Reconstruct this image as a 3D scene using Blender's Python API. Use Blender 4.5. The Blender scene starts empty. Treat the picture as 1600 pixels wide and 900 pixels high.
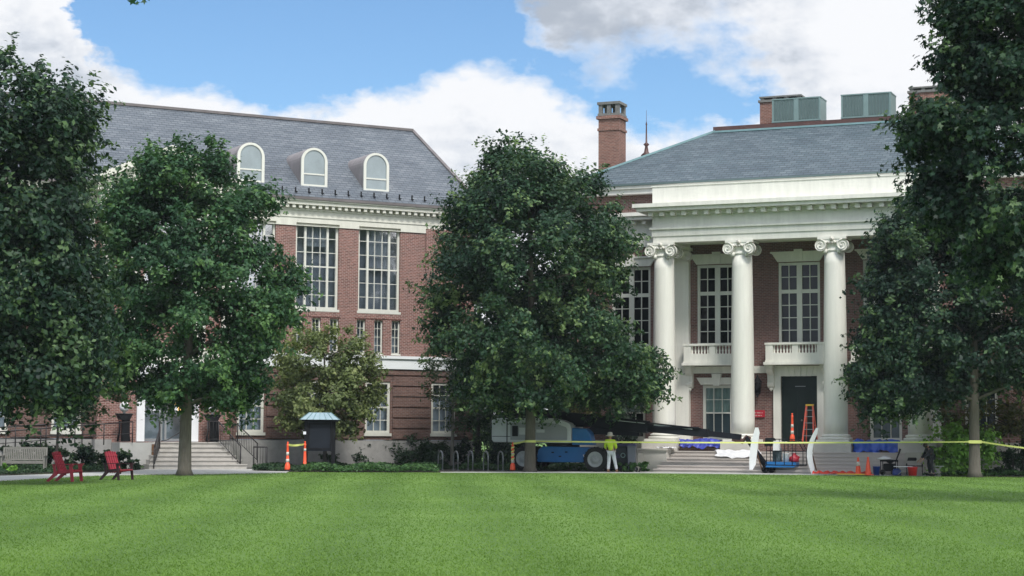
import bpy, bmesh, math, random
import numpy as np
from mathutils import Vector, Matrix
scene = bpy.context.scene
COL = scene.collection
rad = math.radians
# ------------------------------------------------------------------ camera
FPX = 2900.0; CAMH = 1.6; PITCH = math.atan((682 - 450) / FPX); ROLL = 0.006
cam_d = bpy.data.cameras.new('camera'); cam = bpy.data.objects.new('camera', cam_d); COL.objects.link(cam)
cam_d.sensor_width = 36; cam_d.lens = 36 * FPX / 1600; cam_d.clip_end = 3000
Fv = Vector((0, math.cos(PITCH), math.sin(PITCH))); U0 = Vector((0, -math.sin(PITCH), math.cos(PITCH))); R0 = Vector((1, 0, 0))
Rv = R0 * math.cos(ROLL) + U0 * math.sin(ROLL); Uv = U0 * math.cos(ROLL) - R0 * math.sin(ROLL)
cam.matrix_world = Matrix(((Rv.x, Uv.x, -Fv.x, 0), (Rv.y, Uv.y, -Fv.y, 0), (Rv.z, Uv.z, -Fv.z, CAMH), (0, 0, 0, 1)))
scene.camera = cam
def at(px, py, Y):
    r = Fv * FPX + Rv * (px - 800) - Uv * (py - 450)
    return Vector((0, 0, CAMH)) + r * (Y / r.y)
def gnd(px, py, z=0.0):
    r = Fv * FPX + Rv * (px - 800) - Uv * (py - 450)
    return Vector((0, 0, CAMH)) + r * ((z - CAMH) / r.z)
# ------------------------------------------------------------------ world
SUN_EL, SUN_AZ = rad(52), rad(163)      # azimuth clockwise from +Y (behind the camera, to its left)
w = bpy.data.worlds.new("World"); scene.world = w; w.use_nodes = True
N = w.node_tree.nodes; L = w.node_tree.links; N.clear()
def nd(t, **k):
    n = N.new(t)
    for a, b in k.items(): setattr(n, a, b)
    return n
def wm(op, a, b=None, c=None, clamp=False):
    n = nd('ShaderNodeMath', operation=op, use_clamp=clamp)
    for i, v in enumerate((a, b, c)):
        if v is None: continue
        if isinstance(v, (int, float)): n.inputs[i].default_value = v
        else: L.new(v, n.inputs[i])
    return n.outputs[0]
sky = nd('ShaderNodeTexSky', sky_type='NISHITA'); sky.sun_disc = False; sky.sun_elevation = SUN_EL; sky.sun_rotation = SUN_AZ
sky.air_density = 1.0; sky.dust_density = 0.3; sky.ozone_density = 2.2; sky.altitude = 50
tc = nd('ShaderNodeTexCoord'); sep = nd('ShaderNodeSeparateXYZ'); L.new(tc.outputs['Generated'], sep.inputs[0])
yy = wm('MAXIMUM', sep.outputs[1], 0.05)
X = wm('DIVIDE', sep.outputs[0], yy); E = wm('DIVIDE', sep.outputs[2], yy)
cmb = nd('ShaderNodeCombineXYZ'); L.new(wm('MULTIPLY', X, 9.0), cmb.inputs[0]); L.new(wm('MULTIPLY', E, 14.0), cmb.inputs[1])
def noise(vec, scale, detail, rough=0.55, off=(0, 0, 0)):
    m = nd('ShaderNodeMapping'); m.inputs['Location'].default_value = off; L.new(vec, m.inputs[0])
    n = nd('ShaderNodeTexNoise'); n.inputs['Scale'].default_value = scale; n.inputs['Detail'].default_value = detail; n.inputs['Roughness'].default_value = rough
    L.new(m.outputs[0], n.inputs['Vector']); return n.outputs['Fac']
n1 = noise(cmb.outputs[0], 2.6, 12, 0.58); n2 = noise(cmb.outputs[0], 1.5, 6, 0.55, (7, 3, 0)); n3 = noise(cmb.outputs[0], 4.2, 9, 0.6, (2, 9, 0))
wn = noise(cmb.outputs[0], 1.9, 10, 0.6, (4, 1, 5)); wn2 = noise(cmb.outputs[0], 0.9, 3, 0.5, (1, 8, 2))
Xw = wm('ADD', X, wm('ADD', wm('MULTIPLY_ADD', wn, 0.085, -0.0425), wm('MULTIPLY_ADD', wn2, 0.03, -0.015)))
def curve(pts):          # azimuth -> elevation profile of the cloud banks
    fc = nd('ShaderNodeFloatCurve'); cv = fc.mapping.curves[0]
    fc.mapping.extend = 'HORIZONTAL'
    P = [((px + 400) / 2400.0, (682 - py) / FPX / 0.32) for px, py in pts]
    cv.points[0].location = P[0]; cv.points[1].location = P[-1]
    for p in P[1:-1]: cv.points.new(*p)
    for p in cv.points: p.handle_type = 'AUTO_CLAMPED'
    fc.mapping.update()
    xs = wm('MULTIPLY_ADD', Xw, FPX / 2400.0, 1200 / 2400.0, clamp=True)
    L.new(xs, fc.inputs['Value'])
    return wm('MULTIPLY', fc.outputs[0], 0.32)
bank = curve([(-400, -150), (40, -140), (118, -10), (150, 62), (200, 94), (255, 118), (330, 132), (400, 150), (450, 168), (500, 164), (560, 146), (620, 118), (690, 92), (745, 88), (800, 102), (850, 122), (890, 140), (940, 158), (1040, 182), (1100, 192), (1170, 182), (1230, 168), (1300, 160), (1400, 150), (2000, 150)])
deck = curve([(-400, -300), (680, -260), (790, -60), (832, 50), (870, 118), (950, 150), (1000, 134), (1080, 96), (1130, 110), (1175, 146), (1215, 210), (1300, 300), (2000, 400)])
jag = wm('MULTIPLY_ADD', n1, 0.11, -0.055)
f1 = wm('ADD', wm('SUBTRACT', bank, E), wm('MULTIPLY', jag, 0.62))
f2 = wm('ADD', wm('SUBTRACT', E, deck), jag)
m1 = wm('SMOOTH_MIN', wm('MAXIMUM', wm('MULTIPLY', f1, 70.0), 0.0), 1.0, 0.25)
m2 = wm('SMOOTH_MIN', wm('MAXIMUM', wm('MULTIPLY', f2, 32.0), 0.0), 1.0, 0.3)
mr = nd('ShaderNodeMapRange', interpolation_type='SMOOTHSTEP'); mr.inputs[1].default_value = 0.38; mr.inputs[2].default_value = 0.54
dirn = noise(tc.outputs['Generated'], 2.4, 8, 0.55); L.new(dirn, mr.inputs[0])
front = wm('LESS_THAN', E, 0.34); front = wm('MULTIPLY', front, wm('GREATER_THAN', sep.outputs[1], 0.3))
nearmask = wm('MAXIMUM', m1, m2, clamp=True)
ef = nd('ShaderNodeMapRange', interpolation_type='SMOOTHSTEP'); ef.inputs[1].default_value = 0.25; ef.inputs[2].default_value = 0.5; L.new(E, ef.inputs[0])
front2 = wm('MULTIPLY', wm('GREATER_THAN', sep.outputs[1], 0.3), wm('SUBTRACT', 1.0, ef.outputs[0]))
mixm = nd('ShaderNodeMix', data_type='FLOAT'); L.new(front2, mixm.inputs[0]); L.new(mr.outputs[0], mixm.inputs[2]); L.new(nearmask, mixm.inputs[3])
# cloud brightness: thick parts bright, broad soft greys from a second noise
gr = nd('ShaderNodeMapRange', interpolation_type='SMOOTHSTEP'); gr.inputs[1].default_value = 0.27; gr.inputs[2].default_value = 0.56
shade = wm('ADD', wm('MULTIPLY', n2, 0.62), wm('MULTIPLY', n3, 0.38))
# the upper deck is greyer on its left half
deckgrey = wm('MULTIPLY', m2, wm('MULTIPLY', wm('SUBTRACT', 0.19, X, clamp=True), 1.9))
leftgrey = wm('MULTIPLY', wm('SUBTRACT', wm('MULTIPLY', X, -1.0), 0.11, clamp=True), 0.35)
edge = wm('MULTIPLY', wm('SUBTRACT', 1.0, wm('MULTIPLY', f1, 22.0, clamp=True), clamp=True), 0.09)
shade = wm('ADD', wm('SUBTRACT', wm('SUBTRACT', shade, deckgrey), leftgrey), edge)
L.new(shade, gr.inputs[0])
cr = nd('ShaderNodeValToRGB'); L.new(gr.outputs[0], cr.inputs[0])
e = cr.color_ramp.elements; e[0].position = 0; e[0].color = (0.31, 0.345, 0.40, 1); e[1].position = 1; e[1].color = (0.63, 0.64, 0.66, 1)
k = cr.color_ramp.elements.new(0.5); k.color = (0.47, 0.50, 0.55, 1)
csc = nd('ShaderNodeVectorMath', operation='SCALE'); L.new(cr.outputs[0], csc.inputs[0]); L.new(wm('MULTIPLY_ADD', front2, -9.0, 19.0), csc.inputs['Scale'])  # clouds outside the view are brightened, added as fill light on the scene
skm = nd('ShaderNodeVectorMath', operation='MULTIPLY'); L.new(sky.outputs[0], skm.inputs[0]); skm.inputs[1].default_value = (0.68, 0.83, 0.94)
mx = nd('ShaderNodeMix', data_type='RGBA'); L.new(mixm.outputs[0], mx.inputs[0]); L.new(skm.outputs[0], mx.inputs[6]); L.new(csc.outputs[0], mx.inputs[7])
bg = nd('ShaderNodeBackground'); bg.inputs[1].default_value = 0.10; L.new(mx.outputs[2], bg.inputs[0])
ow = nd('ShaderNodeOutputWorld'); L.new(bg.outputs[0], ow.inputs[0])
sd = bpy.data.lights.new('sun', 'SUN'); sd.energy = 2.3; sd.angle = rad(15); sd.color = (1, 0.96, 0.9)
so = bpy.data.objects.new('sun', sd); COL.objects.link(so)
sdir = Vector((math.sin(SUN_AZ) * math.cos(SUN_EL), math.cos(SUN_AZ) * math.cos(SUN_EL), math.sin(SUN_EL)))
so.rotation_euler = sdir.to_track_quat('Z', 'Y').to_euler(); so.location = (0, -20, 60)
scene.view_settings.view_transform = 'Standard'; scene.view_settings.look = 'None'
scene.view_settings.exposure = 0.6; scene.view_settings.gamma = 1.0; scene.view_settings.use_curve_mapping = False
scene.cycles.max_bounces = 8; scene.cycles.transparent_max_bounces = 12
# ------------------------------------------------------------------ materials
class NT:
    def __init__(s, name):
        s.m = bpy.data.materials.new(name); s.m.use_nodes = True; s.t = s.m.node_tree; s.b = s.t.nodes['Principled BSDF']; s.out = s.t.nodes['Material Output']
    def n(s, t, **k):
        x = s.t.nodes.new(t)
        for a, b in k.items(): setattr(x, a, b)
        return x
    def l(s, a, b): s.t.links.new(a, b)
    def math(s, op, a, b=0.0, clamp=False):
        x = s.n('ShaderNodeMath', operation=op, use_clamp=clamp)
        for i, v in enumerate((a, b)):
            if isinstance(v, (int, float)): x.inputs[i].default_value = v
            else: s.l(v, x.inputs[i])
        return x.outputs[0]
    def noise(s, scale, detail=4, rough=0.6, vec=None, stretch=None):
        x = s.n('ShaderNodeTexNoise'); x.inputs['Scale'].default_value = scale; x.inputs['Detail'].default_value = detail; x.inputs['Roughness'].default_value = rough
        if vec is None: vec = s.n('ShaderNodeTexCoord').outputs['Object']
        if stretch:
            mp = s.n('ShaderNodeMapping'); mp.inputs['Scale'].default_value = stretch; s.l(vec, mp.inputs[0]); vec = mp.outputs[0]
        s.l(vec, x.inputs['Vector']); return x.outputs['Fac']
    def ramp(s, fac, stops):
        x = s.n('ShaderNodeValToRGB'); el = x.color_ramp.elements
        el[0].position = stops[0][0]; el[0].color = (*stops[0][1], 1); el[1].position = stops[-1][0]; el[1].color = (*stops[-1][1], 1)
        for p, c in stops[1:-1]: q = el.new(p); q.color = (*c, 1)
        s.l(fac, x.inputs[0]); return x.outputs[0]
    def mix(s, fac, a, b, blend='MIX'):
        x = s.n('ShaderNodeMix', data_type='RGBA', blend_type=blend)
        for i, v in ((0, fac), (6, a), (7, b)):
            if isinstance(v, (int, float)): x.inputs[i].default_value = v
            elif isinstance(v, tuple): x.inputs[i].default_value = (*v, 1)
            else: s.l(v, x.inputs[i])
        return x.outputs[2]
    def bump(s, h, strength=0.3, dist=0.02):
        x = s.n('ShaderNodeBump'); x.inputs['Strength'].default_value = strength; x.inputs['Distance'].default_value = dist; s.l(h, x.inputs['Height']); s.l(x.outputs[0], s.b.inputs['Normal'])
def sc3(c, k): return tuple(min(1, x * k) for x in c)
def plain(name, col, rough=0.6, var=0.18, scale=2.5, metal=0.0, bump=0.0, spec=0.5, stretch=None):
    t = NT(name); f = t.noise(scale, 6, 0.65, stretch=stretch)
    t.l(t.ramp(f, [(0.25, sc3(col, 1 - var)), (0.75, sc3(col, 1 + var))]), t.b.inputs['Base Color'])
    t.b.inputs['Roughness'].default_value = rough; t.b.inputs['Metallic'].default_value = metal; t.b.inputs['Specular IOR Level'].default_value = spec
    if bump: t.bump(f, bump, 0.02)
    return t.m
def brick_mat(name, c1, c2, mortar, w=0.22, h=0.078, ms=0.012, patch=0.25):
    t = NT(name); o = t.n('ShaderNodeTexCoord').outputs['Object']; s = t.n('ShaderNodeSeparateXYZ'); t.l(o, s.inputs[0])
    c = t.n('ShaderNodeCombineXYZ'); t.l(t.math('ADD', s.outputs[0], s.outputs[1]), c.inputs[0]); t.l(s.outputs[2], c.inputs[1])
    b = t.n('ShaderNodeTexBrick'); t.l(c.outputs[0], b.inputs['Vector']); b.inputs['Scale'].default_value = 1.0
    b.inputs['Brick Width'].default_value = w; b.inputs['Row Height'].default_value = h; b.inputs['Mortar Size'].default_value = ms; b.inputs['Bias'].default_value = -0.1
    b.inputs['Color1'].default_value = (*c1, 1); b.inputs['Color2'].default_value = (*c2, 1); b.inputs['Mortar'].default_value = (*mortar, 1)
    f = t.noise(0.7, 6, 0.7); g = t.ramp(f, [(0.3, (1 - patch * .6,) * 3), (0.7, (1 + patch * .3,) * 3)])
    f2 = t.noise(6.0, 3, 0.7, stretch=(1, 1, 2.4)); g2 = t.ramp(f2, [(0.3, (0.72, 0.7, 0.7)), (0.7, (1.2, 1.18, 1.15))])
    t.l(t.mix(1.0, t.mix(1.0, b.outputs[0], g, 'MULTIPLY'), g2, 'MULTIPLY'), t.b.inputs['Base Color'])
    t.b.inputs['Roughness'].default_value = 0.9; t.bump(b.outputs['Fac'], -0.3, 0.01)
    return t.m
def slate_mat(name, c1, c2, ms):
    t = NT(name); o = t.n('ShaderNodeTexCoord').outputs['Object']; s = t.n('ShaderNodeSeparateXYZ'); t.l(o, s.inputs[0])
    c = t.n('ShaderNodeCombineXYZ'); t.l(s.outputs[0], c.inputs[0]); t.l(t.math('MULTIPLY', s.outputs[2], 1.0), c.inputs[1])
    b = t.n('ShaderNodeTexBrick'); t.l(c.outputs[0], b.inputs['Vector']); b.inputs['Scale'].default_value = 1.0
    b.inputs['Brick Width'].default_value = 0.36; b.inputs['Row Height'].default_value = 0.14; b.inputs['Mortar Size'].default_value = ms; b.inputs['Bias'].default_value = 0.0
    b.inputs['Color1'].default_value = (*c1, 1); b.inputs['Color2'].default_value = (*c2, 1); b.inputs['Mortar'].default_value = (*sc3(c1, 0.42), 1)
    f = t.noise(0.5, 7, 0.65); g = t.ramp(f, [(0.3, (0.82, 0.84, 0.86)), (0.7, (1.14, 1.13, 1.12))])
    rows = t.noise(5.0, 2, 0.5, stretch=(0.16, 0.16, 2.2)); g2 = t.ramp(rows, [(0.35, (0.72, 0.74, 0.78)), (0.65, (1.18, 1.17, 1.15))])
    t.l(t.mix(1.0, t.mix(1.0, b.outputs[0], g, 'MULTIPLY'), g2, 'MULTIPLY'), t.b.inputs['Base Color'])
    t.b.inputs['Roughness'].default_value = 0.62; t.bump(b.outputs['Fac'], -0.5, 0.02)
    return t.m
def glass_mat(name, tint, gloss=0.16, rough=0.03):
    t = NT(name); tr = t.n('ShaderNodeBsdfTransparent'); tr.inputs[0].default_value = (*tint, 1)
    gl = t.n('ShaderNodeBsdfGlossy'); gl.inputs['Roughness'].default_value = rough
    bp = t.n('ShaderNodeBump'); bp.inputs['Strength'].default_value = 0.12; bp.inputs['Distance'].default_value = 0.05
    t.l(t.noise(1.6, 2, 0.5), bp.inputs['Height']); t.l(bp.outputs[0], gl.inputs['Normal'])
    mxx = t.n('ShaderNodeMixShader'); mxx.inputs[0].default_value = gloss
    t.l(tr.outputs[0], mxx.inputs[1]); t.l(gl.outputs[0], mxx.inputs[2]); t.l(mxx.outputs[0], t.out.inputs['Surface'])
    return t.m
def leaf_mat(name, dark, mid, light, trans=0.28, rough=0.5):
    t = NT(name); a = t.n('ShaderNodeAttribute'); a.attribute_name = 'tint'
    f = t.noise(0.7, 3, 0.6)
    s = t.math('ADD', t.math('MULTIPLY', a.outputs['Fac'], 0.62), t.math('MULTIPLY', f, 0.38))
    c = t.ramp(s, [(0.2, dark), (0.5, mid), (0.8, light)])
    t.l(c, t.b.inputs['Base Color']); t.b.inputs['Roughness'].default_value = rough; t.b.inputs['Specular IOR Level'].default_value = 0.22
    tl = t.n('ShaderNodeBsdfTranslucent'); t.l(t.mix(1.0, c, (1.1, 1.25, 0.5), 'MULTIPLY'), tl.inputs[0])
    mxx = t.n('ShaderNodeMixShader'); mxx.inputs[0].default_value = trans
    t.l(t.b.outputs[0], mxx.inputs[1]); t.l(tl.outputs[0], mxx.inputs[2]); t.l(mxx.outputs[0], t.out.inputs['Surface'])
    return t.m
M = {}
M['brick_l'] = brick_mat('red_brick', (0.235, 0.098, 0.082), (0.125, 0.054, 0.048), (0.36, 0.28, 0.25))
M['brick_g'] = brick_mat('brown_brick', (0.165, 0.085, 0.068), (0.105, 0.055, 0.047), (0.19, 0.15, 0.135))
M['brick_r'] = brick_mat('dark_red_brick', (0.18, 0.082, 0.070), (0.10, 0.046, 0.042), (0.23, 0.19, 0.175))
M['chim'] = brick_mat('chimney_brick', (0.23, 0.10, 0.075), (0.15, 0.065, 0.05), (0.27, 0.2, 0.17), patch=.35)
M['slate_l'] = slate_mat('grey_slate', (0.098, 0.116, 0.137), (0.136, 0.153, 0.173), 0.016)
M['slate_r'] = slate_mat('blue_slate', (0.060, 0.088, 0.105), (0.10, 0.13, 0.148), 0.016)
M['trim'] = plain('painted_trim', (0.68, 0.67, 0.61), 0.6, 0.12, 1.6, bump=0.05, stretch=(2.2, 2.2, .35))
M['trim_l'] = plain('cream_trim', (0.62, 0.61, 0.54), 0.65, 0.12, 1.6, bump=0.05, stretch=(2.2, 2.2, .4))
M['column'] = plain('column_paint', (0.70, 0.69, 0.63), 0.55, 0.09, 1.8, stretch=(2.2, 2.2, .22))
M['band'] = plain('white_band', (0.76, 0.79, 0.80), 0.6, 0.05, 1.0)
M['frame'] = plain('window_paint', (0.62, 0.62, 0.56), 0.5, 0.06, 3)
M['stone'] = plain('granite', (0.42, 0.40, 0.37), 0.8, 0.16, 3.5, bump=0.1)
M['stair'] = plain('pink_granite', (0.48, 0.44, 0.41), 0.8, 0.14, 2.5, bump=0.1, stretch=(.4, 1, 3))
M['plinth'] = plain('plinth_stone', (0.50, 0.48, 0.44), 0.8, 0.1, 2.0, bump=0.1)
M['concrete'] = plain('concrete', (0.44, 0.44, 0.42), 0.85, 0.12, 1.5, bump=0.1)
M['capstone'] = plain('weathered_cap_stone', (0.15, 0.15, 0.145), 0.9, 0.25, 3)
M['ridge'] = plain('ridge_metal', (0.13, 0.115, 0.115), 0.6, 0.3, 2)
M['copper'] = plain('aged_copper', (0.25, 0.225, 0.225), 0.6, 0.3, 1.6, stretch=(1, 1, .5))
M['verdigris'] = plain('verdigris_copper', (0.16, 0.27, 0.29), 0.6, 0.2, 2.0)
M['acgreen'] = plain('grey_green_metal', (0.15, 0.22, 0.22), 0.5, 0.12, 2.0)
M['acdark'] = plain('louvre_metal', (0.08, 0.12, 0.12), 0.5, 0.12, 2.0)
M['black'] = plain('black_paint', (0.007, 0.008, 0.010), 0.7, 0.2, 4, spec=.2)
M['iron'] = plain('wrought_iron', (0.022, 0.02, 0.022), 0.5, 0.2, 4)
M['blackboard'] = plain('dark_board', (0.009, 0.013, 0.021), 0.6, 0.2, 2, spec=.25)
M['doorgreen'] = plain('dark_green_paint', (0.006, 0.015, 0.014), 0.5, 0.2, 3, spec=.3)
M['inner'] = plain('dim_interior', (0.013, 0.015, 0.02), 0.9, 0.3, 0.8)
M['stone_l'] = plain('grey_base_stone', (0.30, 0.295, 0.285), 0.85, 0.2, 2.5)
M['inner_l'] = plain('interior_plaster', (0.34, 0.38, 0.44), 0.9, 0.3, 0.8)
M['curtain'] = plain('pale_curtain', (0.42, 0.45, 0.50), 0.9, 0.12, 5, stretch=(3, 1, .2))
M['shade'] = plain('pale_green_blind', (0.33, 0.42, 0.38), 0.9, 0.08, 3)
M['greyshade'] = plain('blue_grey_screen', (0.06, 0.085, 0.095), 0.8, 0.1, 3)
M['glass'] = glass_mat('window_glass', (0.72, 0.78, 0.8), 0.03)
M['glass_l'] = glass_mat('window_glass_sky', (0.75, 0.8, 0.84), 0.42, 0.08)
M['glass_d'] = glass_mat('dormer_glass', (0.6, 0.68, 0.7), 0.20, 0.12)
M['frost'] = plain('frosted_pane', (0.20, 0.245, 0.26), 0.12, 0.25, .7, spec=.9)
M['alu'] = plain('grey_aluminium', (0.26, 0.27, 0.28), 0.4, 0.08, 4, metal=0.3)
M['steel'] = plain('brushed_steel', (0.30, 0.32, 0.33), 0.35, 0.1, 5, metal=0.5)
M['redpl'] = plain('red_plastic', (0.40, 0.035, 0.06), 0.6, 0.22, 5)
M['redshade'] = plain('shaded_red_plastic', (0.03, 0.008, 0.012), 0.7, 0.1, 4)  # red plastic with shade painted in, for the second chair's arms and legs
M['teak'] = plain('weathered_teak', (0.19, 0.185, 0.165), 0.85, 0.25, 9, bump=.1, stretch=(1, 6, 6))
M['orange'] = plain('orange_plastic', (0.86, 0.10, 0.035), 0.45, 0.08, 6)
M['reflect'] = plain('reflective_white', (0.55, 0.52, 0.47), 0.5, 0.12, 8)
M['yellow'] = plain('caution_yellow', (0.62, 0.66, 0.20), 0.5, 0.08, 2)
M['yellowcap'] = plain('yellow_plastic', (0.75, 0.48, 0.05), 0.5, 0.08, 4)
M['liftblue'] = plain('machine_blue', (0.010, 0.12, 0.34), 0.35, 0.12, 2)
M['liftgrey'] = plain('machine_grey', (0.50, 0.53, 0.55), 0.4, 0.08, 1.5)
M['liftpanel'] = plain('machine_panel_grey', (0.27, 0.29, 0.31), 0.4, 0.08, 1.5)
M['boom'] = plain('boom_dark', (0.006, 0.008, 0.013), 0.7, 0.3, 2, spec=.25)
M['rust'] = plain('primer_brown', (0.075, 0.032, 0.028), 0.55, 0.3, 4)
M['rubber'] = plain('tyre_rubber', (0.012, 0.013, 0.014), 0.75, 0.25, 8)
M['rim'] = plain('rim_grey', (0.32, 0.35, 0.36), 0.5, 0.15, 6)
M['white'] = plain('white_paint', (0.74, 0.75, 0.77), 0.6, 0.06, 3)
M['paper'] = plain('white_paper', (0.78, 0.80, 0.86), 0.8, 0.03, 3)
M['tarpblue'] = plain('blue_tarp', (0.015, 0.075, 0.42), 0.4, 0.3, 2.5)
M['tarppurple'] = plain('violet_blue_tarp', (0.045, 0.06, 0.36), 0.45, 0.35, 2.5)
M['cloth'] = plain('white_dust_sheet', (0.66, 0.66, 0.68), 0.85, 0.15, 2.5)
M['blueplastic'] = plain('blue_plastic', (0.015, 0.05, 0.26), 0.4, 0.15, 4)
M['redmesh'] = plain('red_netting', (0.62, 0.05, 0.03), 0.7, 0.4, 7)
M['redbox'] = plain('bright_red_plastic', (0.60, 0.03, 0.035), 0.4, 0.12, 4)
M['signred'] = plain('sign_red', (0.36, 0.012, 0.03), 0.5, 0.05, 3)
M['binblue'] = plain('navy_plastic', (0.014, 0.02, 0.036), 0.5, 0.2, 3)
M['bingrey'] = plain('slate_plastic', (0.10, 0.11, 0.14), 0.5, 0.12, 3)
M['binlid'] = plain('indigo_plastic', (0.035, 0.03, 0.10), 0.5, 0.2, 3)
M['ring'] = plain('pale_ring_print', (0.22, 0.32, 0.34), 0.5, 0.1, 3)
M['ladder'] = plain('orange_fibreglass', (0.72, 0.12, 0.07), 0.45, 0.08, 5)
M['hivis'] = plain('hi_vis_yellow', (0.52, 0.72, 0.04), 0.8, 0.12, 7, bump=.3)
M['jean'] = plain('white_trousers', (0.52, 0.55, 0.60), 0.9, 0.14, 9, bump=.3)
M['skin'] = plain('skin', (0.36, 0.2, 0.14), 0.6, 0.06, 5)
M['hat'] = plain('straw_hat', (0.58, 0.53, 0.47), 0.9, 0.1, 9)
M['darkcloth'] = plain('dark_clothing', (0.014, 0.016, 0.022), 0.9, 0.3, 5, bump=.2)
M['hair'] = plain('dark_hair', (0.02, 0.014, 0.01), 0.6, 0.3, 20)
M['soil'] = plain('garden_soil', (0.035, 0.03, 0.02), 0.95, 0.3, 3, bump=.3)
M['brownwood'] = plain('rusty_brown_board', (0.16, 0.085, 0.045), 0.8, 0.2, 3)
M['bark'] = plain('grey_bark', (0.105, 0.095, 0.078), 0.95, 0.35, 7, bump=.6, stretch=(2.5, 2.5, .35))
M['bark2'] = plain('pale_bark', (0.20, 0.19, 0.165), 0.9, 0.3, 7, bump=.5, stretch=(2, 2, .4))
M['bark3'] = plain('dark_bark', (0.05, 0.045, 0.04), 0.95, 0.3, 7, bump=.5, stretch=(2, 2, .4))
M['leaf_a'] = leaf_mat('oak_leaves', (0.014, 0.040, 0.024), (0.038, 0.088, 0.043), (0.17, 0.25, 0.10))
M['leaf_b'] = leaf_mat('maple_leaves', (0.020, 0.058, 0.030), (0.047, 0.115, 0.050), (0.14, 0.25, 0.09))
M['leaf_c'] = leaf_mat('dark_leaves', (0.009, 0.026, 0.019), (0.024, 0.058, 0.034), (0.11, 0.18, 0.075))
M['leaf_d'] = leaf_mat('dogwood_leaves', (0.09, 0.12, 0.05), (0.17, 0.215, 0.085), (0.32, 0.36, 0.16))
M['leaf_e'] = leaf_mat('young_leaves', (0.03, 0.06, 0.03), (0.06, 0.10, 0.05), (0.12, 0.17, 0.09))
M['leaf_f'] = leaf_mat('bright_shrub_leaves', (0.09, 0.20, 0.04), (0.19, 0.37, 0.07), (0.33, 0.52, 0.12))
M['leaf_g'] = leaf_mat('shrub_leaves', (0.012, 0.032, 0.016), (0.026, 0.06, 0.028), (0.055, 0.10, 0.045))
M['leaf_h'] = leaf_mat('olive_leaves', (0.05, 0.055, 0.02), (0.10, 0.105, 0.035), (0.17, 0.165, 0.06))
M['leaf_i'] = leaf_mat('blue_green_leaves', (0.035, 0.06, 0.05), (0.07, 0.105, 0.085), (0.13, 0.18, 0.14))
M['ivy'] = leaf_mat('ivy_leaves', (0.02, 0.055, 0.018), (0.045, 0.11, 0.035), (0.09, 0.18, 0.06))
M['blade'] = leaf_mat('grass_blades', (0.096, 0.172, 0.038), (0.145, 0.245, 0.056), (0.20, 0.315, 0.078), 0.4, 0.7)
t = NT('lamp_glow'); t.b.inputs['Base Color'].default_value = (0.8, 0.5, 0.15, 1); t.b.inputs['Emission Color'].default_value = (1, 0.55, 0.16, 1); t.b.inputs['Emission Strength'].default_value = 1.1
M['glow'] = t.m
# lawn
t = NT('mown_grass'); o = t.n('ShaderNodeTexCoord').outputs['Object']; s = t.n('ShaderNodeSeparateXYZ'); t.l(o, s.inputs[0])
wob = t.noise(0.12, 2, 0.5)
ph = t.math('ADD', t.math('ADD', s.outputs[0], t.math('MULTIPLY', s.outputs[1], 0.05)), t.math('MULTIPLY', wob, 1.2))
wv = t.math('SINE', t.math('MULTIPLY', ph, 2 * math.pi / 2.7))
ph2 = t.math('ADD', t.math('MULTIPLY', s.outputs[0], 0.5), t.math('MULTIPLY', s.outputs[1], 0.86))
wv2 = t.math('SINE', t.math('MULTIPLY', ph2, 2 * math.pi / 7.5))
big = t.noise(0.10, 5, 0.6); med = t.noise(1.3, 6, 0.7, stretch=(1, .5, 1)); fine = t.noise(28, 4, 0.8)
v = t.math('ADD', t.math('MULTIPLY', wv, 0.15), t.math('MULTIPLY', wv2, 0.035))
v = t.math('ADD', v, t.math('MULTIPLY', t.math('SUBTRACT', big, 0.5), 0.7)); v = t.math('ADD', v, t.math('MULTIPLY', t.math('SUBTRACT', med, 0.5), 0.45))
v = t.math('ADD', v, t.math('MULTIPLY', t.math('SUBTRACT', fine, 0.5), 0.4)); v = t.math('ADD', v, 0.5, True)
t.l(t.ramp(v, [(0.0, (0.060, 0.122, 0.027)), (0.5, (0.115, 0.210, 0.045)), (1.0, (0.18, 0.295, 0.070))]), t.b.inputs['Base Color'])
t.b.inputs['Roughness'].default_value = 0.85; t.b.inputs['Specular IOR Level'].default_value = 0.2; t.bump(fine, 0.8, 0.05)
M['lawn'] = t.m
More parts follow.
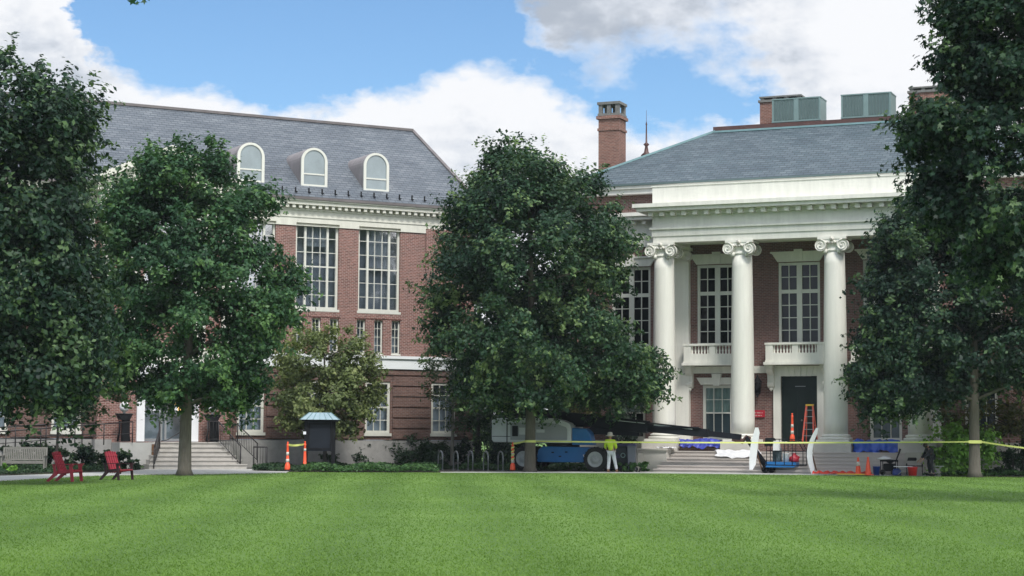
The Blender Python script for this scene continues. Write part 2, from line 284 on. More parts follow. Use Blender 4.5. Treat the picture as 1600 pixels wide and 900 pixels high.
# ------------------------------------------------------------------ helpers
def tag(o, label=None, cat=None, group=None, kind=None):
    if label: o['label'] = label
    if cat: o['category'] = cat
    if group: o['group'] = group
    if kind: o['kind'] = kind
    return o
def empty(name, loc, rz=0.0, label=None, cat=None, group=None):
    o = bpy.data.objects.new(name, None); o.empty_display_size = .3; COL.objects.link(o); o.location = loc; o.rotation_euler = (0, 0, rz)
    return tag(o, label, cat, group)
def copy_tree(o, parent=None):
    c = o.copy(); COL.objects.link(c); c.parent = parent
    for ch in list(o.children): copy_tree(ch, c)
    return c
class MB:
    def __init__(s): s.v = []; s.f = []; s.sm = []
    def add(s, vs, fs, smooth=False):
        b = len(s.v); s.v += [tuple(v) for v in vs]; s.f += [tuple(i + b for i in f) for f in fs]; s.sm += [smooth] * len(fs); return s
    def box(s, x0, x1, y0, y1, z0, z1):
        return s.add([(x0, y0, z0), (x1, y0, z0), (x1, y1, z0), (x0, y1, z0), (x0, y0, z1), (x1, y0, z1), (x1, y1, z1), (x0, y1, z1)],
                     [(0, 3, 2, 1), (4, 5, 6, 7), (0, 1, 5, 4), (1, 2, 6, 5), (2, 3, 7, 6), (3, 0, 4, 7)])
    def prism(s, poly, y0, y1):     # poly in (x, z), extruded along y
        n = len(poly); a = sum(poly[i][0] * poly[(i + 1) % n][1] - poly[(i + 1) % n][0] * poly[i][1] for i in range(n))
        if a < 0: poly = poly[::-1]
        vs = [(x, y0, z) for x, z in poly] + [(x, y1, z) for x, z in poly]
        fs = [tuple(range(n)), tuple(range(2 * n - 1, n - 1, -1))] + [(i, i + n, (i + 1) % n + n, (i + 1) % n) for i in range(n)]
        return s.add(vs, fs)
    def beam(s, p0, p1, w, h, up=(0, 0, 1)):
        p0 = Vector(p0); p1 = Vector(p1); d = (p1 - p0).normalized(); sd_ = d.cross(Vector(up))
        if sd_.length < 1e-4: sd_ = d.cross(Vector((0, 1, 0)))
        sd_.normalize(); u = sd_.cross(d).normalized(); vs = []
        for p in (p0, p1):
            for a, b in ((-1, -1), (1, -1), (1, 1), (-1, 1)): vs.append(p + sd_ * a * w / 2 + u * b * h / 2)
        return s.add(vs, [(0, 1, 2, 3), (7, 6, 5, 4), (0, 4, 5, 1), (1, 5, 6, 2), (2, 6, 7, 3), (3, 7, 4, 0)])
    def tube(s, pts, rs, n=8, smooth=True):
        pts = [Vector(p) for p in pts]
        if isinstance(rs, (int, float)): rs = [rs] * len(pts)
        vs = []; fs = []; prev = None
        for i, p in enumerate(pts):
            d = (pts[min(i + 1, len(pts) - 1)] - pts[max(i - 1, 0)]).normalized()
            if prev is None:
                a = d.cross(Vector((0, 0, 1)));
                if a.length < 1e-3: a = d.cross(Vector((0, 1, 0)))
            else: a = prev - d * prev.dot(d)
            a.normalize(); prev = a; b = d.cross(a)
            for k_ in range(n):
                th = 2 * math.pi * k_ / n; vs.append(p + (a * math.cos(th) + b * math.sin(th)) * rs[i])
        for i in range(len(pts) - 1):
            for k_ in range(n): fs.append((i * n + k_, (i + 1) * n + k_, (i + 1) * n + (k_ + 1) % n, i * n + (k_ + 1) % n))
        fs.append(tuple(range(n))); fs.append(tuple(reversed(range((len(pts) - 1) * n, len(pts) * n))))
        return s.add(vs, fs, smooth)
    def lathe(s, prof, c=(0, 0, 0), n=24, axis='z', smooth=True):
        vs = []; fs = []
        for r, h in prof:
            for k_ in range(n):
                th = 2 * math.pi * k_ / n; x, y = r * math.cos(th), r * math.sin(th)
                vs.append((c[0] + x, c[1] + y, c[2] + h) if axis == 'z' else (c[0] + x, c[1] + h, c[2] + y))
        m = len(prof)
        for i in range(m - 1):
            for k_ in range(n):
                q = (i * n + k_, i * n + (k_ + 1) % n, (i + 1) * n + (k_ + 1) % n, (i + 1) * n + k_); fs.append(q if axis == 'z' else q[::-1])
        a = tuple(reversed(range(n))); b = tuple(range((m - 1) * n, m * n)); fs.append(a); fs.append(b)
        return s.add(vs, fs, smooth)
    def build(s, name, mat, parent=None, loc=None, bevel=0.0):
        me = bpy.data.meshes.new(name); me.from_pydata(s.v, [], s.f)
        me.materials.append(mat if not isinstance(mat, str) else M[mat])
        me.polygons.foreach_set('use_smooth', s.sm); me.update()
        o = bpy.data.objects.new(name, me); COL.objects.link(o)
        if parent: o.parent = parent
        if loc: o.location = loc
        if bevel:
            b = o.modifiers.new('b', 'BEVEL'); b.width = bevel; b.segments = 2; b.limit_method = 'ANGLE'
        return o
def wall(mb, u0, u1, z0, z1, ops, y=0.0, depth=0.25):
    """front skin at y with openings (a,b,c,d) and reveals going back by depth"""
    us = sorted({u0, u1, *[min(max(v_, u0), u1) for o_ in ops for v_ in o_[:2]]}); zs = sorted({z0, z1, *[min(max(v_, z0), z1) for o_ in ops for v_ in o_[2:]]})
    for i in range(len(us) - 1):
        for j in range(len(zs) - 1):
            cu, cz = (us[i] + us[i + 1]) / 2, (zs[j] + zs[j + 1]) / 2
            if any(a < cu < b and c < cz < d for a, b, c, d in ops): continue
            mb.add([(us[i], y, zs[j]), (us[i + 1], y, zs[j]), (us[i + 1], y, zs[j + 1]), (us[i], y, zs[j + 1])], [(0, 1, 2, 3)])
    for a, b, c, d in ops:
        c2, d2 = max(c, z0), min(d, z1)
        if c2 >= d2: continue
        Y = y + depth
        mb.add([(a, y, c2), (a, Y, c2), (a, Y, d2), (a, y, d2)], [(0, 1, 2, 3)]); mb.add([(b, y, c2), (b, Y, c2), (b, Y, d2), (b, y, d2)], [(3, 2, 1, 0)])
        if d <= z1: mb.add([(a, y, d), (b, y, d), (b, Y, d), (a, Y, d)], [(0, 3, 2, 1)])
        if c >= z0: mb.add([(a, y, c), (b, y, c), (b, Y, c), (a, Y, c)], [(0, 1, 2, 3)])
def sash(par, u, z0, z1, w, vbars, hbars, y=0.10, fr=0.1, fmat='frame', gmat='glass', name='window', sill=None, blind=None):
    """vbars / hbars: (position from left/bottom, thickness)"""
    m = MB(); a, b = u - w / 2, u + w / 2
    m.box(a, a + fr, y, y + .10, z0, z1); m.box(b - fr, b, y, y + .10, z0, z1); m.box(a + fr, b - fr, y, y + .10, z1 - fr, z1); m.box(a + fr, b - fr, y, y + .10, z0, z0 + fr)
    for p, tt in vbars: m.box(a + p - tt / 2, a + p + tt / 2, y + (.012 if tt < .06 else .004), y + .07, z0 + fr, z1 - fr)
    for p, tt in hbars: m.box(a + fr, b - fr, y + (.018 if tt < .06 else .009), y + .064, z0 + p - tt / 2, z0 + p + tt / 2)
    if sill: m.box(a - sill[0], b + sill[0], y - .10 - sill[1], y + .05, z0 - sill[2], z0)
    o = m.build(name, fmat, par)
    MB().add([(a + fr, y + .075, z0 + fr), (b - fr, y + .075, z0 + fr), (b - fr, y + .075, z1 - fr), (a + fr, y + .075, z1 - fr)], [(0, 1, 2, 3)]).build('pane', gmat, o)
    if blind:
        bm_, f0, f1, g0, g1 = blind
        x0, x1 = a + w * g0, a + w * g1; k_ = 14; vs = []; fs = []
        for i in range(k_ + 1):
            xx = x0 + (x1 - x0) * i / k_; yy_ = y + .16 + .03 * math.sin(i * 2.4)
            vs += [(xx, yy_, z0 + (z1 - z0) * f0), (xx, yy_, z0 + (z1 - z0) * f1)]
            if i: fs.append((2 * i - 2, 2 * i, 2 * i + 1, 2 * i - 1))
        MB().add(vs, fs).build('curtain', bm_, o)
    return o
def skin_obj(name, joints, edges, radii, mat, parent, sub=2, root=0):
    me = bpy.data.meshes.new(name); me.from_pydata(joints, edges, []); o = bpy.data.objects.new(name, me); COL.objects.link(o); o.parent = parent
    me.materials.append(M[mat]); md = o.modifiers.new('skin', 'SKIN'); md.use_smooth_shade = True
    for i, r in enumerate(radii):
        r = (r, r) if isinstance(r, (int, float)) else r
        me.skin_vertices[0].data[i].radius = r; me.skin_vertices[0].data[i].use_root = (i == root)
    sb = o.modifiers.new('sub', 'SUBSURF'); sb.levels = sub; sb.render_levels = sub
    return o
# ------------------------------------------------------------------ leaves and trees
def leaf_mesh(name, pos, nrm, size, rng, mat, parent=None, loc=None, aspect=0.62, lobed=False, tint=None):
    n = len(pos); nrm = nrm / np.linalg.norm(nrm, axis=1, keepdims=True)
    t1 = rng.normal(size=(n, 3)); t1 -= (t1 * nrm).sum(1, keepdims=True) * nrm; t1 /= np.linalg.norm(t1, axis=1, keepdims=True); t2 = np.cross(nrm, t1)
    sz = (size * rng.uniform(0.6, 1.35, n))[:, None]
    if lobed:    # five-lobed leaf: ten-point star outline
        angs = np.linspace(0, 2 * np.pi, 11)[:-1]; rr = np.array([1, .42, .86, .38, .7, .3, .7, .38, .86, .42]); K = 10
        V = np.stack([pos + t1 * sz * r_ * np.cos(a_) + t2 * sz * r_ * np.sin(a_) + nrm * sz * (-.25 * r_ * r_) for a_, r_ in zip(angs, rr)], 1)
    else:
        K = 4
        V = np.stack([pos - t1 * sz, pos + t2 * sz * aspect + nrm * sz * .18, pos + t1 * sz, pos - t2 * sz * aspect + nrm * sz * .18], 1)
    me = bpy.data.meshes.new(name); me.vertices.add(n * K); me.vertices.foreach_set('co', V.reshape(-1).astype(np.float32))
    me.loops.add(n * K); me.loops.foreach_set('vertex_index', np.arange(n * K, dtype=np.int32))
    me.polygons.add(n); me.polygons.foreach_set('loop_start', np.arange(0, n * K, K, dtype=np.int32)); me.polygons.foreach_set('loop_total', np.full(n, K, dtype=np.int32))
    me.update(); at_ = me.attributes.new('tint', 'FLOAT', 'FACE'); tv = rng.uniform(0, 1, n) if tint is None else tint
    at_.data.foreach_set('value', tv.astype(np.float32)); me.materials.append(M[mat])
    o = bpy.data.objects.new(name, me); COL.objects.link(o)
    if parent: o.parent = parent
    if loc: o.location = loc
    return o
def crown_points(prof, dh, ncl, per, R, rng, edge=0.35, ymid=0.0, flat=0.75):
    """prof: rows of (z, xleft, xright) in metres, clumps fill the envelope, denser towards the outline"""
    prof = sorted(prof); z = np.array([p[0] for p in prof]); xl = np.array([p[1] for p in prof]); xr = np.array([p[2] for p in prof])
    zz = np.linspace(z[0], z[-1], 200); wd = np.interp(zz, z, xr - xl); wd = np.maximum(wd, .05); cdf = np.cumsum(wd); cdf /= cdf[-1]; wmax = wd.max()
    C_, Rs = [], []
    for i in range(ncl):
        h = float(np.interp(rng.uniform(), cdf, zz)); a, b = np.interp(h, z, xl), np.interp(h, z, xr); hw = (b - a) / 2; md = (a + b) / 2
        r = R * rng.uniform(.55, 1.25); r = min(r, hw * .8 + .12); h = max(h, z[0] + r * .5); r = min(r, max(.22, (z[-1] - h) / 1.45)); h = min(h, z[-1] - r * 1.3); a, b = np.interp(h, z, xl), np.interp(h, z, xr); hw = (b - a) / 2; md = (a + b) / 2; r = min(r, hw * .7 + .15)
        if rng.uniform() < edge: ph = rng.choice([0, math.pi]) + rng.normal() * .45; rho = rng.uniform(.8, 1.06)
        else: ph = rng.uniform(0, 2 * math.pi); rho = math.sqrt(rng.uniform(.02, 1.0))
        hwz = max(hw - r * 1.0, .02); dz = max(dh * (hw * 2 / wmax) ** .7 - r * .6, .02)
        C_.append((md + rho * hwz * math.cos(ph), ymid + rho * dz * math.sin(ph), h)); Rs.append(r)
    C_ = np.array(C_); Rs = np.array(Rs)
    P, Nn, T = [], [], []
    ctr = np.array([np.mean((xl + xr) / 2), ymid, np.mean(z)])
    for c, r in zip(C_, Rs):
        k_ = int(per * (r / R) ** 2 * rng.uniform(.7, 1.3)); d = rng.normal(size=(k_, 3)); d /= np.linalg.norm(d, axis=1, keepdims=True)
        rr = r * rng.uniform(0.25, 1.0, k_) ** .5 * rng.uniform(.8, 1.28, k_); p = c + d * rr[:, None] * np.array([1, 1, flat])
        # a few twigs that poke out of the clump
        for q in range(3):
            od = (c - ctr) * np.array([1, 1, .8]); od = od / (np.linalg.norm(od) + 1e-6) + rng.normal(size=3) * .55; od /= np.linalg.norm(od); kk = max(4, k_ // 14)
            tpos = rng.uniform(.6, 1.75, kk)[:, None] * r; p = np.vstack([p, c + od * tpos + rng.normal(size=(kk, 3)) * .10 * r]); d = np.vstack([d, np.repeat(od[None], kk, 0)])
        out = (c - ctr) / (np.linalg.norm(c - ctr) + 1e-6); base_n = k_
        P.append(p); Nn.append(d * .5 + out * .35 + np.array([0, 0, .55]) + rng.normal(size=p.shape) * .55); tv_ = rng.normal(.38 + rng.normal() * .15, .17, len(p)); tv_[base_n:] += .42 * (rng.uniform() < .4)
        fl = c + rng.normal(size=3) * r * .5; near_ = np.linalg.norm(p - fl, axis=1) < r * .38; tv_[near_] += .5 * (rng.uniform() < .3); T.append(np.clip(tv_, 0, 1))
    return np.vstack(P), np.vstack(Nn), np.concatenate(T), C_
def trunk_mesh(name, base_r, top, C_, rng, mat, parent, nl=26, fork=None, lean=(0, 0), n=9):
    m = MB(); fork = fork or top * .22; pts = []; rs = []
    for i in range(10):
        f_ = i / 9; pts.append((lean[0] * f_ * top + .12 * math.sin(f_ * 5) * f_, lean[1] * f_ * top + .1 * math.sin(f_ * 4 + 1) * f_, f_ * top * .93)); rs.append(base_r * (1.45 if i == 0 else 1) * (1 - f_) ** .8 * .95 + .015)
    pts.insert(1, (0, 0, .25)); rs.insert(1, base_r * 1.05); m.tube(pts, rs, n + 3)
    idx = rng.permutation(len(C_))[:nl]
    for i in idx:
        c = Vector(C_[i]); h = max(fork, min(c.z - .25 * math.hypot(c.x, c.y) - .3, top * .85)); h = max(fork * .9, h); f_ = h / (top * .93)
        p0 = Vector((lean[0] * f_ * top, lean[1] * f_ * top, h)); r0 = max(.025, base_r * (1 - f_) ** .8 * .45)
        mid = p0.lerp(c, .5) + Vector((rng.normal() * .15, rng.normal() * .15, .12 * (c - p0).length * .6))
        m.tube([p0, p0.lerp(mid, .5) + Vector((0, 0, .05)), mid, mid.lerp(c, .55), c], [r0, r0 * .8, r0 * .6, r0 * .35, .012], 6)
    return m.build(name, mat, parent)
def tree(name, label, base, Y, prof_px, dh, ncl, per, R, ls, mat, bark, tr, seed, cat='tree', group=None, lobed=False, edge=.35, nl=26, fork=None, ymid=0.0, flat=.75):
    rng = np.random.default_rng(seed); b = Vector(base); root = empty(name, b, 0, label, cat, group)
    prof = []
    for py, a, c in prof_px:
        p1, p2 = at(a, py, Y), at(c, py, Y); kz = 1 - .5 * dh / Y; cx_ = (p1.x + p2.x) / 2 - b.x; hw_ = (p2.x - p1.x) / 2 * (1 - .2 * dh / Y); prof.append(((p1.z - b.z - 1.6) * kz + 1.6, cx_ - hw_, cx_ + hw_))
    P, Nn, T, C_ = crown_points(prof, dh, ncl, per, R, rng, edge, ymid, flat)
    leaf_mesh('crown', P, Nn, ls, rng, mat, root, lobed=lobed, tint=T)
    if tr: trunk_mesh('trunk', tr, max(p[0] for p in prof), C_, rng, bark, root, nl, fork)
    return root
def shrub(name, label, base, w, h, d, n, ls, mat, seed, group=None, cat='shrub', nst=7):
    rng = np.random.default_rng(seed); root = empty(name, base, 0, label, cat, group)
    prof = [(0.05, -w * .38, w * .38), (h * .3, -w * .5, w * .5), (h * .6, -w * .47, w * .47), (h * .85, -w * .3, w * .3), (h, -w * .12, w * .12)]
    P, Nn, T, C_ = crown_points(prof, d / 2, max(8, n // 110), 100, min(w, h) * .2, rng, .25)
    P[:, 2] = np.maximum(P[:, 2], .02)
    leaf_mesh('foliage', P, Nn, ls, rng, mat, root, tint=T)
    m = MB()
    for i in range(nst):
        c = C_[rng.integers(len(C_))]; m.tube([(c[0] * .15, c[1] * .15, 0), (c[0] * .6, c[1] * .6, c[2] * .6), tuple(c)], [.025, .018, .008], 5)
    m.build('stem', 'bark3', root)
    return root
def sheet(name, pts, z, mat, label=None):
    mb = MB(); n = len(pts); mb.add([(p[0], p[1], z) for p in pts], [tuple(range(n))]); o = mb.build(name, mat); o['kind'] = 'structure'; return o
def slab(name, pts, z0, z1, mat):
    a = sum(pts[i][0] * pts[(i + 1) % len(pts)][1] - pts[(i + 1) % len(pts)][0] * pts[i][1] for i in range(len(pts)))
    if a < 0: pts = pts[::-1]
    n = len(pts); mb = MB(); mb.add([(p[0], p[1], z0) for p in pts] + [(p[0], p[1], z1) for p in pts], [tuple(range(n, 2 * n)), *[(i, (i + 1) % n, (i + 1) % n + n, i + n) for i in range(n)]])
    o = mb.build(name, mat); o['kind'] = 'structure'; return o
#@@SCENE
HAZE = 0.00018
# ================================================================== SETTING
AL, AR = rad(27.9), -rad(22.7)
PL = at(250, 700, 87.5); PL.z = 0
PR = at(1249, 690, 88.5); PR.z = 0
def onL(u, off, z=0): return PL + Vector((math.cos(AL), math.sin(AL), 0)) * u + Vector((-math.sin(AL), math.cos(AL), 0)) * off + Vector((0, 0, z))
def onR(u, off, z=0): return PR + Vector((math.cos(AR), math.sin(AR), 0)) * u + Vector((-math.sin(AR), math.cos(AR), 0)) * off + Vector((0, 0, z))
sheet('ground', [(-900, -300), (900, -300), (900, 1500), (-900, 1500)], -0.05, 'lawn')
sheet('lawn', [(-70, -12), (75, -12), (75, 110), (-70, 110)], 0.0, 'lawn')
g = lambda px, py: gnd(px, py)
hz = MB().box(-901, 901, -301, 1501, -1.2, 21.5).build('haze', 'white'); hz['kind'] = 'stuff'
hm = bpy.data.materials.new('haze_air'); hm.use_nodes = True; ht = hm.node_tree; ht.nodes.clear(); ho = ht.nodes.new('ShaderNodeOutputMaterial'); hv = ht.nodes.new('ShaderNodeVolumePrincipled')
hv.inputs['Color'].default_value = (0.86, 0.93, 1.0, 1); hv.inputs['Density'].default_value = HAZE; hv.inputs['Anisotropy'].default_value = 0.2; ht.links.new(hv.outputs[0], ho.inputs['Volume']); hz.data.materials[0] = hm
slab('path', [g(-260, 768), g(-60, 756), g(0, 752), g(60, 748.5), g(130, 744.5), g(230, 742), g(330, 741), g(448, 739), g(452, 737.2), g(392, 735.4), (onL(4.6, -2.6).x, onL(4.6, -2.6).y), (onL(-1.4, -2.6).x, onL(-1.4, -2.6).y), g(195, 737.2), g(130, 739.6), g(60, 742.5), g(0, 744.5), g(-260, 752)], -0.05, 0.03, 'concrete')
slab('pavement', [g(688, 738.4), g(1000, 739.3), g(1290, 742.6), g(1460, 744.2), (onR(7.6, -5.4).x, onR(7.6, -5.4).y), (onR(-6.5, -5.4).x, onR(-6.5, -5.4).y), g(1000, 737.2), g(690, 736.8)], -0.05, 0.025, 'concrete')
slab('planting_bed', [g(398, 736.6), g(455, 737.6), g(684, 738.2), (onL(22, -2).x, 87), (onL(22, 0).x, onL(17, 3).y), (onL(3.6, 0.4).x, onL(3.6, 0.4).y), (onL(4.4, -2.4).x, onL(4.4, -2.4).y)], -0.05, 0.035, 'soil')
slab('planting_bed', [g(-250, 750), g(0, 743.6), g(130, 738.8), g(192, 736.2), (onL(-1.2, -2).x, onL(-1.2, -2).y), (onL(-1.2, .3).x, onL(-1.2, .3).y), (onL(-16, .3).x, onL(-16, .3).y)], -0.05, 0.035, 'soil')
slab('planting_bed', [g(1462, 744.0), g(1700, 746.6), (34, 84), (onR(11, 0).x, onR(11, 0.2).y), (onR(7.8, .2).x, onR(7.8, .2).y), (onR(7.8, -4.8).x, onR(7.8, -4.8).y)], -0.05, 0.035, 'soil')

# ------------------------------------------------------------------ LEFT BUILDING
B = empty('brick_hall', PL, AL, 'long red brick hall with slate roof, round-topped dormers and tall white paned windows', 'building')
UW = [-14.4, -11.1, -7.78, -4.45, 4.45, 7.78, 11.12]
GW = UW + [14.75]
GW = [u for u in GW if u > -16]
x0, x1 = -17.5, 16.4
up = [(u - 1.14, u + 1.14, 7.8, 12.02) for u in UW]
slits = [(u + o_ - .24, u + o_ + .24, 5.68, 7.36) for u in UW for o_ in (-.95, 0, .95)]
gw = [(u - .68, u + .68, 1.72, 4.3) for u in GW]
pv = (-3.2, 3.2)
m = MB(); ops = up + slits
wall(m, x0, pv[0], 5.55, 11.87, [o_ for o_ in ops if o_[1] < pv[0]]); wall(m, pv[1], x1, 5.55, 11.87, [o_ for o_ in ops if o_[0] > pv[1]])
m.add([(x1, 0, 1.4), (x1, 14, 1.4), (x1, 14, 11.87), (x1, 0, 11.87)], [(0, 1, 2, 3)]); m.add([(x0, 0, 1.4), (x0, 14, 1.4), (x0, 14, 11.87), (x0, 0, 11.87)], [(3, 2, 1, 0)])
m.add([(x0, 14, 0), (x1, 14, 0), (x1, 14, 13), (x0, 14, 13)], [(3, 2, 1, 0)])
for u in UW: m.box(u - 1.3, u + 1.3, -.03, 0.02, 7.42, 7.66)          # soldier course over the slit windows
m.box(13.66, x1 - .003, -.09, .01, 5.56, 12.1)
m.build('upper_wall', 'brick_l', B)
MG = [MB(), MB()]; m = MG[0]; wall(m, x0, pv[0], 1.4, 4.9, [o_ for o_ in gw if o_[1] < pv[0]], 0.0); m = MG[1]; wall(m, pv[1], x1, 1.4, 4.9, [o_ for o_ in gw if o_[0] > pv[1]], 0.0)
zb = 1.46                                                             # recessed joints between brick bands
while zb < 4.75:
    z2 = min(zb + .46, 4.86)
    for a, b in ((x0, pv[0]), (pv[1], x1)):
        m = MG[a > 0]; cuts = [a]
        for o_ in sorted(gw):
            if a < o_[0] < b and o_[2] < z2 and o_[3] > zb: cuts += [o_[0] - .12, o_[1] + .12]
        cuts.append(b)
        for i in range(0, len(cuts), 2):
            if cuts[i + 1] > cuts[i]: m.box(cuts[i], cuts[i + 1], -.07, .005, zb, z2)
    zb += .53
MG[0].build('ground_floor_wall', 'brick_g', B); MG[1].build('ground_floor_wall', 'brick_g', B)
m = MB(); m.box(x0, pv[0], -.16, .1, 0, 1.36); m.build('stone_base', 'stone_l', B); m = MB(); m.box(pv[1], x1, -.16, .1, 0, 1.36); m.build('stone_base', 'stone_l', B)
m = MB(); m.box(x0 - .02, pv[0], -.14, .05, 4.93, 5.56); m.box(pv[1], x1 + .02, -.14, .05, 4.93, 5.56); m.box(x0 - .05, pv[0], -.22, .05, 5.44, 5.58); m.box(pv[1], x1 + .05, -.22, .05, 5.44, 5.58); m.build('belt_course', 'band', B)
m = MB(); wall(m, x0 - .03, x1 + .03, 11.87, 12.86, [(u - 1.14, u + 1.14, 11.9, 12.02) for u in UW], -.06, .3)
m.box(x0 - .05, x1 + .05, -.1, -.05, 12.28, 12.34); m.box(x0 - .04, x1 + .04, -.05, .02, 12.84, 12.9)
m.add([(x1 + .03, -.06, 11.87), (x1 + .03, 14, 11.87), (x1 + .03, 14, 12.86), (x1 + .03, -.06, 12.86)], [(0, 1, 2, 3)])
m.build('frieze', 'trim_l', B)
m = MB(); k_ = 0; u = x0
while u < x1 + .2: m.box(u, u + .16, -.36, -.02, 12.72, 12.88); u += .345
m.box(x0 - .1, x1 + .1, -.12, .05, 12.62, 12.72)
m.build('dentil_course', 'trim_l', B)
m = MB(); m.prism([(x0 - .5, 12.88), (x1 + .5, 12.88), (x1 + .5, 13.14), (x0 - .5, 13.14)], -.42, 14.4); m.box(x0 - .52, x1 + .52, -.50, 14.48, 13.05, 13.15); m.build('cornice', 'trim_l', B)
m = MB(); ex0, ex1 = x0 - .5, x1 + .5; rz = 18.35; ry = 7.0; rx0, rx1 = x0 + .3, x1 - .3; s_ = (rz - 13.17) / (ry + .47)
V = [(ex0, -.47, 13.17), (ex1, -.47, 13.17), (ex1, 14.45, 13.17), (ex0, 14.45, 13.17), (rx0, ry, rz), (rx1, ry, rz)]
m.add(V, [(0, 1, 5, 4), (2, 3, 4, 5), (1, 2, 5), (3, 0, 4), (3, 2, 1, 0)]); roofL = m.build('roof', 'slate_l', B)
m = MB(); m.beam((rx0, ry, rz + .02), (rx1, ry, rz + .02), .3, .14); m.beam((rx1, ry, rz + .02), (ex1, -.47, 13.22), .2, .1); m.box(ex0 - .02, ex1 + .02, -.56, -.42, 13.12, 13.25); m.build('ridge_flashing', 'ridge', roofL)
sg = MB(); sg.box(-.035, .035, 0, .03, 0, .26); sg.box(-.035, .035, -.16, 0, .0, .05)
sg0 = None
for i in range(26):
    u = -3.2 + i * .7
    if sg0 is None: sg0 = sg.build('snow_guard', 'black', B); q = sg0
    else: q = sg0.copy(); COL.objects.link(q); q.parent = B
    q.location = (u, .02, 13.17 + s_ * .49)
def arch(w_, h_, z0, n=14): return [(-w_ / 2, z0), (w_ / 2, z0)] + [(w_ / 2 * math.cos(math.pi * i / n), z0 + h_ - w_ / 2 + w_ / 2 * math.sin(math.pi * i / n)) for i in range(n + 1)]
for du in (4.5, 7.83, 11.2):
    m = MB(); yb = .75; zb_ = 13.17 + s_ * (yb + .47) - .1
    P_ = arch(1.38, 2.0, zb_); P_ = [(x + du, z) for x, z in P_]; m.prism(P_, yb, yb + 3.6); dm = m.build('dormer', 'copper', B)
    f = MB(); o_ = arch(1.40, 2.01, zb_ - .03, 20); i_ = arch(1.12, 1.74, zb_ + .13, 20); n_ = len(o_)
    vs = [(x + du, yb - .08, z) for x, z in o_] + [(x + du, yb - .08, z) for x, z in i_] + [(x + du, yb + .01, z) for x, z in o_] + [(x + du, yb + .01, z) for x, z in i_]
    fs = []
    for i in range(n_):
        j = (i + 1) % n_; fs += [(i, j, n_ + j, n_ + i), (i, 2 * n_ + i, 2 * n_ + j, j), (n_ + i, n_ + j, 3 * n_ + j, 3 * n_ + i)]
    f.add(vs, fs); f.box(du - .56, du + .56, yb - .06, yb - .01, zb_ + .62, zb_ + .69); wf = f.build('window', 'frame', B)
    f = MB(); f.add([(x + du, yb - .025, z) for x, z in i_], [tuple(range(n_))]); f.build('pane', 'frost', wf)
# pavilion with pediment
m = MB(); wall(m, -3.2, 3.2, 0, 13.3, [(-1.14, 1.14, 7.8, 12.02), (-.98, 1.02, 1.27, 4.4)], -.6, .35); m.add([(3.2, -.6, 0), (3.2, .2, 0), (3.2, .2, 13.3), (3.2, -.6, 13.3)], [(0, 1, 2, 3)]); m.add([(-3.2, -.6, 0), (-3.2, .2, 0), (-3.2, .2, 13.3), (-3.2, -.6, 13.3)], [(3, 2, 1, 0)])
m.build('entrance_bay_wall', 'brick_l', B)
m = MB()
for u in (-2.9, -1.6, 1.6, 2.9): m.box(u - .25, u + .25, -.78, -.61, 5.58, 11.9)
m.box(-3.3, 3.3, -.8, -.55, 4.93, 5.58); m.box(-3.3, 3.3, -.8, -.5, 11.9, 12.85); m.box(-3.55, 3.55, -1.0, -.5, 12.86, 13.15)
m.build('entrance_pilasters', 'trim_l', B)
m = MB(); m.prism([(-3.55, 13.16), (3.55, 13.16), (0, 14.9)], -.7, 2.6); m.build('tympanum', 'trim_l', B)
m = MB()
for sg_ in (-1, 1): m.prism([(sg_ * 3.75, 13.17), (sg_ * 3.75, 13.5), (0, 15.2), (0, 14.86)], -1.0, 2.6)
m.build('pediment_cornice', 'trim_l', B)
# windows
for u in UW:
    sash(B, u, 7.8, 12.0, 2.28, [(.55, .11), (1.73, .11), (.94, .03), (1.34, .03)], [(4.2 * k / 6, .03 if k != 3 else .07) for k in range(1, 6)], y=.12, fr=.11, gmat='glass_l', sill=(.05, .06, .12),
         blind=('curtain', .52 if u > 9 else .74, .97, .28 if u > 9 else .24, .76))
    for o_ in (-.95, 0, .95): sash(B, u + o_, 5.68, 7.36, .48, [(.24, .025)], [(1.68 * k / 4, .03) for k in (1, 2, 3)], y=.12, fr=.07, gmat='glass', name='slit_window', sill=(.02, .04, .06))
sash(B, 0, 7.8, 12.0, 2.28, [(.55, .13), (1.73, .13), (.94, .035), (1.34, .035)], [(4.2 * k / 6, .035) for k in range(1, 6)], y=-.45, fr=.11, gmat='glass_l')
for u in GW: sash(B, u, 1.72, 4.3, 1.36, [(.5, .035), (.86, .035)], [(.65, .035), (1.29, .08), (1.93, .035)], y=.06, fr=.13, sill=(.06, .05, .14))
m = MB(); m.add([(x0, .62, 0), (x1, .62, 0), (x1, .62, 12.8), (x0, .62, 12.8)], [(0, 1, 2, 3)])
for z in (1.2, 5.2, 7.5): m.add([(x0, .3, z), (x1, .3, z), (x1, .62, z), (x0, .62, z)], [(0, 1, 2, 3)])
m.build('interior_wall', 'inner_l', B)
